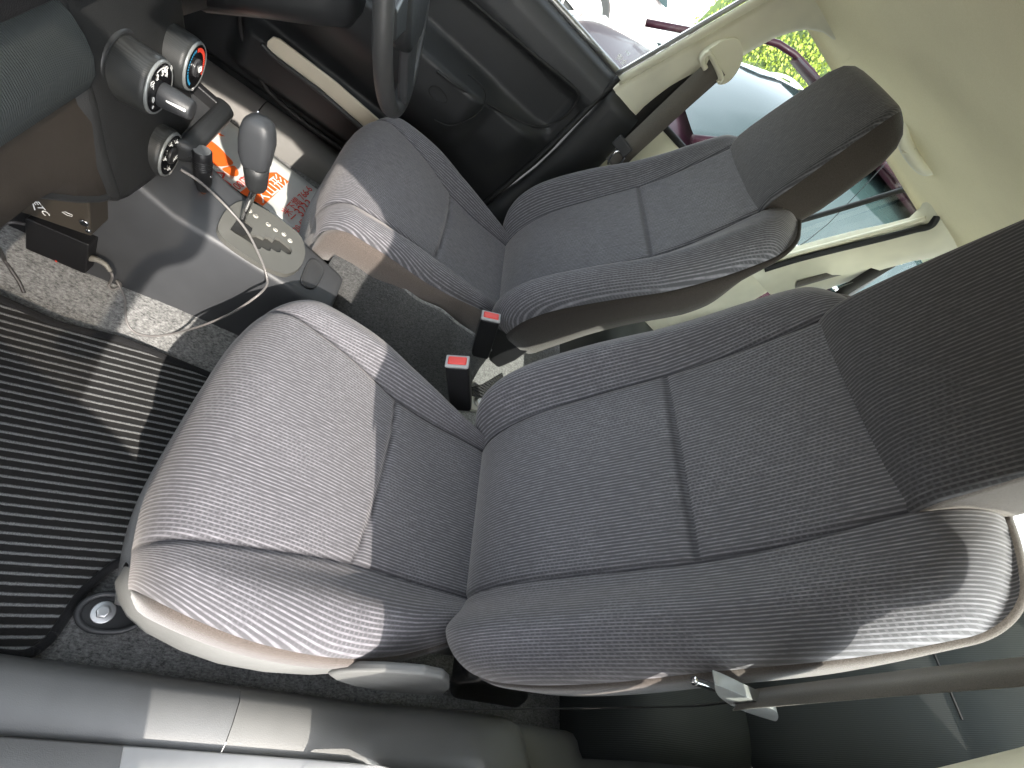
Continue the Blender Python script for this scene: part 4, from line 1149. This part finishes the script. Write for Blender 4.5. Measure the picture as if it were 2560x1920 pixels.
# ------------------------------------------------------------------ roof
def roof_sec(x, dz=0):
    h = []
    for y, z in ((-.640, 1.062), (-.632, 1.075), (-.615, 1.086), (-.590, 1.094), (-.55, 1.104), (-.50, 1.118), (-.42, 1.136), (-.3, 1.152), (-.15, 1.161), (0, 1.164)):
        h.append((x, y, z + dz))
    return h + [(x, -y, z) for _, y, z in reversed(h[:-1])]
rf = loft('ceiling', [roof_sec(x, d) for x, d in ((.52, -.03), (.45, -.01), (.35, 0), (.1, .004), (-.2, .004), (-.6, 0), (-1.0, 0), (-1.5, -.005), (-1.9, -.02), (-2.0, -.04))], LINING, solid=.02)
tag(rf, kind='structure')
tube('roof_rail', [], .01, CREAM) if False else None
hl = thing('roof_trim', 'cream trim edge running along the roof above the far rear window', 'trim', (-.5, -.62, 1.08))
tube('trim_edge', [(-.26, -.604, 1.086), (-.4, -.602, 1.086), (-.6, -.600, 1.085), (-.80, -.600, 1.083), (-.88, -.598, 1.076)], .007, CREAM, hl, n=8)
ah = thing('assist_grip', 'cream folding assist grip fixed to the roof edge behind the far headrest', 'assist grip', (-.55, -.55, 1.09))
gpx = [(2270, 288), (2258, 310), (2257, 340), (2270, 372), (2290, 402), (2312, 424), (2332, 424)]
tube('grip_bar', [at(x, y, y=-.50) for x, y in gpx], lambda t: .0145 - .004 * abs(t - .5), CREAM, ah, k=6, n=12)
for q in ((2275, 283), (2336, 412)):
    p = at(*q, y=-.50); box('grip_mount', p + Vector((0, 0, .014)), (.055, .026, .024), CREAM, ah, bevel=.006)
tube('grip_joint', [at(x, y, y=-.49) for x, y in ((2254, 380), (2272, 382), (2288, 370))], .0035, CREAM, ah, n=8)

# ------------------------------------------------------------------ seat belts
fb = thing('seat_belt', 'brown grey driver seat belt hanging from the far cream pillar', 'seat belt', (-.1, -.6, .8))
tp0 = at(1786, 172, y=-.590); tp1 = at(1572, 372, y=-.60)
wd = (tp0 - tp1).cross((tp0 + tp1) / 2 - Vector(CAM_C))
strip('webbing', [tp0 + Vector((0, .004, .01)), tp0.lerp(tp1, .35), tp0.lerp(tp1, .7), tp1, at(1530, 415, y=-.605)], wd, .050, WEB, fb, k=5)
strip('retractor_webbing', [tp0 + Vector((-.005, -.022, .0)), at(1690, 230, y=-.628), at(1598, 306, y=-.655), at(1560, 345, y=-.66)], wd, .046, WEBD, fb, k=5)
gpo = [(1750, 158), (1757, 138), (1775, 122), (1805, 103), (1836, 96), (1850, 104), (1858, 140), (1846, 175), (1822, 205), (1798, 212), (1790, 198), (1800, 180), (1780, 150), (1772, 150), (1762, 172)]
prism('guide_cover', [at(x, y, y=-.592) for x, y in smooth2(gpo)], (0, -.034, 0), CREAM, fb, bevel=.007, seg=4)
tube('guide_loop', [at(x, y, y=-.578) for x, y in ((1764, 172), (1756, 152), (1768, 134), (1778, 140), (1796, 176), (1802, 196), (1794, 206))], .0062, CREAM, fb, n=10)
tg0 = at(1552, 378, y=-.592)
box('tongue_grip', at(1556, 366, y=-.594), (.05, .012, .030), DARK2, fb, rot=axes(wd, tp0 - tp1), bevel=.004)
tl = [at(x, y, y=-.590) for x, y in ((1520, 412), (1530, 388), (1545, 378), (1562, 384), (1556, 402), (1546, 412))]
tube('tongue_plate', tl, .0028, CHROME, fb, k=3, n=8, closed=True)

nb = thing('seat_belt', 'grey passenger seat belt stretched across the near lower right with a shiny tongue', 'seat belt', (-.1, .6, .75))
bc = [(2640, 1672), (2560, 1680), (2300, 1704), (2080, 1727), (1900, 1746), (1850, 1753)]
strip('webbing', [at(x, y, y=.600) for x, y in bc], (.9, .55, 0), .042, WEB, nb, k=5)
tgp = [(1786, 1717), (1800, 1716), (1870, 1745), (1930, 1772), (1945, 1788), (1942, 1802), (1925, 1800), (1850, 1775), (1800, 1745)]
prism('tongue_grip', [at(x, y, y=.604) for x, y in smooth2(tgp)], (0, -.012, 0), simple('tongue_plastic', (.30, .31, .30), .25), nb, bevel=.003)
tube('tongue_plate', [at(x, y, y=.600) for x, y in ((1735, 1702), (1760, 1710), (1785, 1719))], .004, CHROME, nb, n=8)
strip('lap_webbing', [at(1850, 1752, y=.600), at(1780, 1762, y=.602), at(1700, 1768, y=.605), at(1500, 1771, y=.61), at(1300, 1774, y=.612), at(1120, 1776, y=.612)], (.62, .10, .78), .040, WEBD, nb, k=5)

rb = thing('seat_belt', 'black rear seat belt on the far rear pillar with its cream guide', 'seat belt', (-1.0, -.64, .85))
strip('webbing', [at(2238, 650, y=-.618), at(2170, 690, y=-.615), at(2100, 735, y=-.61), at(2070, 770, y=-.6)], (1, 0, .35), .055, WEBD, rb, k=5)
strip('retractor_webbing', [at(2232, 652, y=-.624), at(2130, 672, y=-.63), at(2040, 697, y=-.64), at(1990, 712, y=-.65)], (1, 0, .8), .03, WEB, rb, k=5)
gg = [(2212, 640), (2218, 622), (2245, 608), (2285, 605), (2300, 622), (2290, 640), (2262, 655), (2252, 662), (2238, 640), (2228, 650)]
prism('guide_cover', [at(x, y, y=-.612) for x, y in smooth2(gg)], (0, -.03, 0), CREAM, rb, bevel=.006)
strip('tongue_tab', [at(2120, 710, y=-.6), at(2085, 725, y=-.6)], (0, .3, 1), .03, simple('tab_grey', (.14, .15, .14), .5), rb, k=3)

# ------------------------------------------------------------------ rear bench
rs = thing('rear_bench', 'dark green-black rear bench seat behind the passenger seat', 'rear seat', (-.8, 0, .3))
def rrow(y, k):
    # k: 1 in the middle, falls at the ends
    prof = [(-.44, .05), (-.405, .14), (-.392, .22), (-.402, .28), (-.44, .312), (-.55, .316), (-.70, .300), (-.80, .292)]
    return [(-.62 + (a + .62) * (.93 + .07 * k), y, z - .03 * (1 - k) * smooth01((z - .05) / .2)) for a, z in prof]
ends = [(-.585, 0), (-.575, .45), (-.555, .8), (-.52, 1)]
ysr = ends + [(y, 1) for y in (-.4, -.25, -.05)] + [(.0, 1), (.2, 1), (.4, 1), (.58, 1), (.615, .8), (.638, .45), (.650, 0)]
loft('seat_cushion', [rrow(y, k) for y, k in ysr], FAB_REAR, rs)
def brow(y, k):
    prof = [(-.775, .27), (-.765, .33), (-.785, .40), (-.85, .52), (-.905, .632), (-.912, .640), (-.912, .650), (-.955, .74), (-.98, .785), (-1.005, .805), (-1.04, .806), (-1.07, .79), (-1.08, .70), (-1.0, .3)]
    c = (-.93, .55)
    return [(c[0] + (a - c[0]) * (.88 + .12 * k), y, c[1] + (z - c[1]) * (.93 + .07 * k)) for a, z in prof]
loft('backrest', [brow(y, k) for y, k in [(-.59, 0), (-.582, .5), (-.565, .82), (-.53, 1), (-.3, 1), (.1, 1), (.3, 1), (.58, 1), (.625, .82), (.645, .5), (.652, 0)]], FAB_REAR, rs)
tube('back_seam', [(-.9128, y, .645) for y in (-.55, 0, .55)], .0026, RUBBER, rs, k=2, n=8)
mk('load_floor', [(-1.05, -.66, .35), (-2.0, -.66, .35), (-2.0, .66, .35), (-1.05, .66, .35)], [(0, 1, 2, 3)], CARPET_D, rs)

# ------------------------------------------------------------------ unseen open passenger door, added and shaped to cast the footwell shade
od = thing('front_door', 'unseen white passenger door added ajar outside the near sill to shade the footwell', 'car door', (1.06, .74, .3))
hx = Vector((1.06, .74, 0)); dv = Vector((-.86, .36, 0)); dn = Vector((.36, .86, 0)).normalized()
def dpt(s, z, o=0): return hx + dv * s + Vector((0, 0, z)) + dn * o
prism('door_shell', [dpt(0, -.1), dpt(.90, -.1), dpt(.98, 0), dpt(1.0, .2), dpt(1.0, .50), dpt(.985, .58), dpt(.94, .625), dpt(.86, .64), dpt(.80, .645), dpt(.74, .64), dpt(.0, .66)], dn * .06, WHITEP, od, bevel=.008)
prism('door_lining', [dpt(.02, .0), dpt(.94, .0), dpt(.96, .50), dpt(.90, .60), dpt(.02, .63)], -dn * .012, DARK, od, bevel=.004)
tube('window_frame', [dpt(.74, .715, .02), dpt(.795, .74, .02), dpt(.82, .86, .015), dpt(.845, .97, .01), dpt(.895, 1.05, .005), dpt(.888, 1.14, 0), dpt(.85, 1.22, 0), dpt(.6, 1.23, 0), dpt(.3, 1.12, 0), dpt(.05, .75, .02)], .014, BLACK, od, k=5, n=8)
mk('shade_pane', [dpt(.05, .64, .02), dpt(.795, .63, .02), dpt(.845, .97, .01), dpt(.895, 1.05, .005), dpt(.888, 1.14, 0), dpt(.85, 1.22, 0), dpt(.6, 1.23, 0), dpt(.3, 1.12, 0)], [tuple(range(8))], glass('shade_glass', (.24, .22, .19)), od, False)  # dark pane added to hold the sun off dash and console

# ------------------------------------------------------------------ firewall, windscreen, outer roof edge
fw = thing('firewall', 'dark felt-covered firewall ahead of both footwells', 'panel', (1.1, 0, .3))
mk('felt_panel', [(1.08, -.70, 0), (1.12, -.70, .70), (1.12, .70, .70), (1.08, .70, 0)], [(0, 1, 2, 3)], CARPET_D, fw)
ap = thing('windscreen', 'front windscreen glass above the dashboard', 'windscreen', (.9, 0, .9))
mk('glass_pane', [(1.15, -.66, .68), (1.15, .66, .68), (.50, .58, 1.13), (.50, -.58, 1.13)], [(0, 1, 2, 3)], GLASS, ap, False)
tube('pillar_post', [(1.15, -.69, .68), (.80, -.66, .93), (.48, -.62, 1.09)], .03, CREAM, ap)
tube('pillar_post', [(1.18, .70, .72), (.86, .67, .96), (.50, .63, 1.135)], .026, CREAM, ap)
box('side_panel', (1.0, -.70, .36), (.25, .02, .72), DARK, fw)

# ------------------------------------------------------------------ outside
GZ = -.30
gm = NT('asphalt_pale')
v = gm.obj(); nn = gm.noise(60, 4, .7, v); n2 = gm.noise(.6, 3, .6, v)
gm.base(gm.mix(gm.math('ADD', gm.math('MULTIPLY', nn, .5), gm.math('MULTIPLY', n2, .5)), (.60, .59, .56), (.74, .73, .70)))
gm.set(Roughness=.9); gm.bump(nn, .4, .004)
g = mk('ground', [(-250, -250, GZ), (250, -250, GZ), (250, 250, GZ), (-250, 250, GZ)], [(0, 1, 2, 3)], gm.m, None, False)
tag(g, kind='structure')

GLASS_D = simple('car_window_dark', (.02, .034, .034), .06, .0, .4)
TYRE = simple('tyre_rubber', (.03, .03, .03), .8)
RIMM = simple('alloy_rim', (.75, .75, .74), .3, .6)
LAMP = simple('headlamp_lens', (.75, .76, .75), .08, .3)
def paint(name, c):
    t = NT(name); t.base(c); t.set(Roughness=.4); t.b.inputs['Specular IOR Level'].default_value = .1
    t.b.inputs['Coat Weight'].default_value = .08; t.b.inputs['Coat Roughness'].default_value = .03
    return t.m
def car(label, loc, yaw, pm_, roofm=None, sc=1.0, gd=0, hz=0):
    root = thing('parked_car', label, 'car', loc, 'parked cars outside the windows')
    cy, sy = math.cos(yaw), math.sin(yaw)
    def W(x, y, z): return Vector((loc[0] + sc * (cy * x - sy * y), loc[1] + sc * (sy * x + cy * y), loc[2] + sc * z))
    secs = []
    for x, zb, ztp, hw, sh in [(2.02, .38, .56, .50, .50), (1.98, .27, .66, .66, .54), (1.85, .22, .74, .75, .60), (1.5, .20, .84, .81, .70), (1.0, .20, .94, .83, .80), (.3, .19, .97, .84, .84), (-.6, .19, .98, .84, .85), (-1.3, .19, .99, .83, .85), (-1.75, .22, .98, .80, .82), (-1.92, .28, .92, .74, .78), (-1.98, .40, .80, .62, .66)]:
        f_ = smooth01((x - .2) / .8) * hz; ztp += f_; sh += f_ * .7
        row = [W(x, -hw + .06, zb), W(x, -hw, zb + .12), W(x, -hw - .005, sh * .66), W(x, -hw + .015, sh), W(x, -hw + .09, ztp - .03), W(x, -hw * .5, ztp + .012), W(x, 0, ztp + .02)]
        row += [W(x, hw * .5, ztp + .012), W(x, hw - .09, ztp - .03), W(x, hw - .015, sh), W(x, hw + .005, sh * .66), W(x, hw, zb + .12), W(x, hw - .06, zb)]
        secs.append(row)
    loft('body', secs, pm_, root, sub=2)
    # glasshouse
    gs = []
    for x, w0, zz0, x2 in ((1.05 + gd, .70, .90, 0), (.72 + gd, .70, 1.14, 0), (.30 + gd, .64, 1.40, 0), (-.3, .62, 1.455, 0), (-1.0, .61, 1.45, 0), (-1.5, .61, 1.38, 0), (-1.78, .66, 1.10, 0), (-1.92, .68, .92, 0)):
        gs.append([W(x, -.765, .88), W(x, -w0 - .01, (zz0 + .9) / 2), W(x, -w0 + .04, zz0 - .01), W(x, 0, zz0 + .02), W(x, w0 - .04, zz0 - .01), W(x, w0 + .01, (zz0 + .9) / 2), W(x, .765, .88)])
    loft('windows', gs, GLASS_D, root, sub=1)
    rp = [(.30 + gd, .60, 1.412), (-.3, .59, 1.470), (-1.0, .58, 1.465), (-1.5, .58, 1.40)]
    loft('roof', [[W(x, -w, z - .006), W(x, -w * .9, z + .02), W(x, 0, z + .035), W(x, w * .9, z + .02), W(x, w, z - .006)] for x, w, z in rp], roofm or pm_, root, solid=.03)
    for s in (1, -1):
        tube('roof_pillar', [W(1.12 + gd, s * .77, .90), W(.70 + gd, s * .715, 1.17), W(.30 + gd, s * .63, 1.42), W(-.4, s * .61, 1.465), W(-1.1, s * .61, 1.46), W(-1.55, s * .62, 1.38), W(-1.86, s * .72, 1.0)], .022 * sc, pm_, root, k=5)
        for x in (-.15 + gd * .5, -1.05): tube('door_pillar', [W(x, s * .775, .93), W(x - .06, s * .63, 1.44)], .035 * sc, TYRE, root, k=2)
        tube('belt_line', [W(1.0, s * .80, .92), W(0, s * .80, .945), W(-1.6, s * .79, .95)], .012 * sc, RIMM, root, k=3)
        mm = [W(.86 + gd + .06 * math.cos(a), s * .93 + .09 * math.cos(a + 1.2), 1.00 + .07 * math.sin(a)) for a in [2 * PI * i / 12 for i in range(12)]]
        c0 = W(.80 + gd, s * .92, 1.02)
        secs = []
        for k, r in ((-.05, .4), (-.03, .9), (.02, 1), (.06, .8), (.085, .3)):
            secs.append([c0 + (W(1, 0, 0) - W(0, 0, 0)) * k + (W(0, 1, 0) - W(0, 0, 0)) * (.105 * r * math.cos(a)) + Vector((0, 0, .07 * sc * r * math.sin(a))) for a in [2 * PI * i / 16 for i in range(16)]])
        loft('door_mirror', secs, LAMP, root, ring=True)
        lz = [W(1.93, s * .60, .58), W(1.80, s * .765, .62), W(1.60, s * .815, .72), W(1.78, s * .72, .745), W(1.90, s * .62, .69)]
        prism('headlight', [p + Vector((0, 0, .02)) + (W(0, s, 0) - W(0, 0, 0)) * .02 for p in lz], (W(-.02, -s * .05, 0) - W(0, 0, 0)), LAMP, root, bevel=.01)
        for x in (.12, -.85):
            tube('door_handle', [W(x, s * .855, .80), W(x - .07, s * .875, .805), W(x - .16, s * .855, .80)], .012, LAMP, root, k=4)
        for x in (1.28, -1.25):
            o = W(x, s * .70, .30); d = W(0, s, 0) - W(0, 0, 0)
            wv = lathe('wheel', [(.20 * sc, 0), (.29 * sc, .0), (.305 * sc, .03), (.305 * sc, .13), (.285 * sc, .155), (.22 * sc, .150), (.21 * sc, .12), (.05 * sc, .10)], o, d, TYRE, root, n=40)
            lathe('rim_ring', [(.21 * sc, .12), (.225 * sc, .152), (.205 * sc, .152), (.195 * sc, .12)], o, d, RIMM, wv, n=40, ring_cap=False)
            X = (W(1, 0, 0) - W(0, 0, 0)).normalized()
            for k in range(10):
                a = 2 * PI * k / 10; r = X * math.cos(a) + Vector((0, 0, 1)) * math.sin(a); tt = X * -math.sin(a) + Vector((0, 0, 1)) * math.cos(a)
                oo = o + d.normalized() * .13 * sc
                prism('rim_spoke', [oo + r * .03 * sc - tt * .018 * sc, oo + r * .205 * sc - tt * .012 * sc, oo + r * .205 * sc + tt * .012 * sc, oo + r * .03 * sc + tt * .018 * sc], d.normalized() * .015, RIMM, wv, bevel=.003)
    return root
car('dark maroon car parked close beside the far windows', (-2.25, -2.45, GZ), .04, paint('maroon_paint', (.018, .005, .009)), gd=.42, hz=.02)
car('pale pinkish car whose alloy wheel shows atop the far front window', (.47, -6.3, GZ), .0, paint('pale_paint', (.62, .52, .50)))
car('white car parked further off beyond the maroon car', (-4.3, -6.6, GZ), .1, paint('white_paint', (.72, .72, .72)))
car('white car parked behind the tailgate', (-6.4, 1.6, GZ), 1.2, paint('pearl_paint', (.76, .76, .75)))

# hedge: leaf clumps over a dark core
def leafmat(name, a, b):
    t = NT(name); v = t.obj(); n = t.noise(3, 3, .6, v); n2 = t.noise(40, 2, .6, v)
    t.base(t.mix(t.math('ADD', t.math('MULTIPLY', n, .6), t.math('MULTIPLY', n2, .4)), a, b)); t.set(Roughness=.6)
    t.b.inputs['Transmission Weight'].default_value = 0
    return t.m
hd = thing('hedge', 'long clipped yellow-green hedge beyond the parked cars', 'hedge', (-6, -10, GZ))
V = []; F = []
R = random.Random(3)
for i in range(42000):
    x = R.uniform(-22, -3.4); z = GZ + 2.55 * R.random() ** .85; y = -9.6 - .18 * math.sin(x * 1.3) - R.random() * .5 + .12 * math.sin(x * 5 + z * 4)
    if z > GZ + 2.4 + .14 * math.sin(x * 2.1): continue
    p = Vector((x, y, z)); a = Vector((R.gauss(0, 1), R.gauss(.8, 1), R.gauss(.4, 1))).normalized(); b = a.orthogonal().normalized(); c = a.cross(b)
    s = R.uniform(.018, .05); k = len(V)
    V += [p - b * s, p + c * s * .6, p + b * s, p - c * s * .6]; F.append((k, k + 1, k + 2, k + 3))
mk('foliage', V, F, leafmat('hedge_leaf', (.10, .18, .03), (.40, .44, .05)), hd, False)
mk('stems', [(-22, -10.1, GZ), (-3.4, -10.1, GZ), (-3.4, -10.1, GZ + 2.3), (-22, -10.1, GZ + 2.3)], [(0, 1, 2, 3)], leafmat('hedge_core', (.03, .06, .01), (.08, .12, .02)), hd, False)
kb = thing('kerb', 'low pale concrete wall in front of the hedge', 'wall', (-6, -9.2, GZ))
box('wall_block', (-12.5, -9.2, GZ + .22), (19, .2, .44), gm.m, kb, bevel=.02)

# ------------------------------------------------------------------ light
SUN = Vector((-.262, .966, .775)).normalized()
el = math.asin(SUN.z); az = math.atan2(SUN.x, SUN.y)
w = bpy.data.worlds.new('World'); scn.world = w; w.use_nodes = True
nt = w.node_tree; bg = nt.nodes['Background']
sky = nt.nodes.new('ShaderNodeTexSky'); sky.sky_type = 'NISHITA'; sky.sun_disc = False
sky.sun_elevation = el; sky.sun_rotation = az; sky.air_density = 1.0; sky.dust_density = 1.0; sky.ozone_density = 1.0
hs_ = nt.nodes.new('ShaderNodeHueSaturation'); hs_.inputs['Saturation'].default_value = .28; hs_.inputs['Value'].default_value = 2.3
nt.links.new(sky.outputs[0], hs_.inputs['Color']); nt.links.new(hs_.outputs[0], bg.inputs[0]); bg.inputs[1].default_value = .15
sl = bpy.data.lights.new('sun', 'SUN'); sl.energy = 2.8; sl.angle = math.radians(.5); sl.color = (1, .93, .84)
so = bpy.data.objects.new('sun', sl); COL.objects.link(so)
so.rotation_euler = (-SUN).to_track_quat('-Z', 'Y').to_euler()
scn.view_settings.view_transform = 'Standard'; scn.view_settings.look = 'None'; scn.view_settings.exposure = 0
scn.cycles.max_bounces = 8; scn.cycles.diffuse_bounces = 5; scn.cycles.transparent_max_bounces = 12
scn.cycles.use_denoising = True
scn.cycles.film_exposure = 3.4   # exposed for the cabin, the street outside burns out
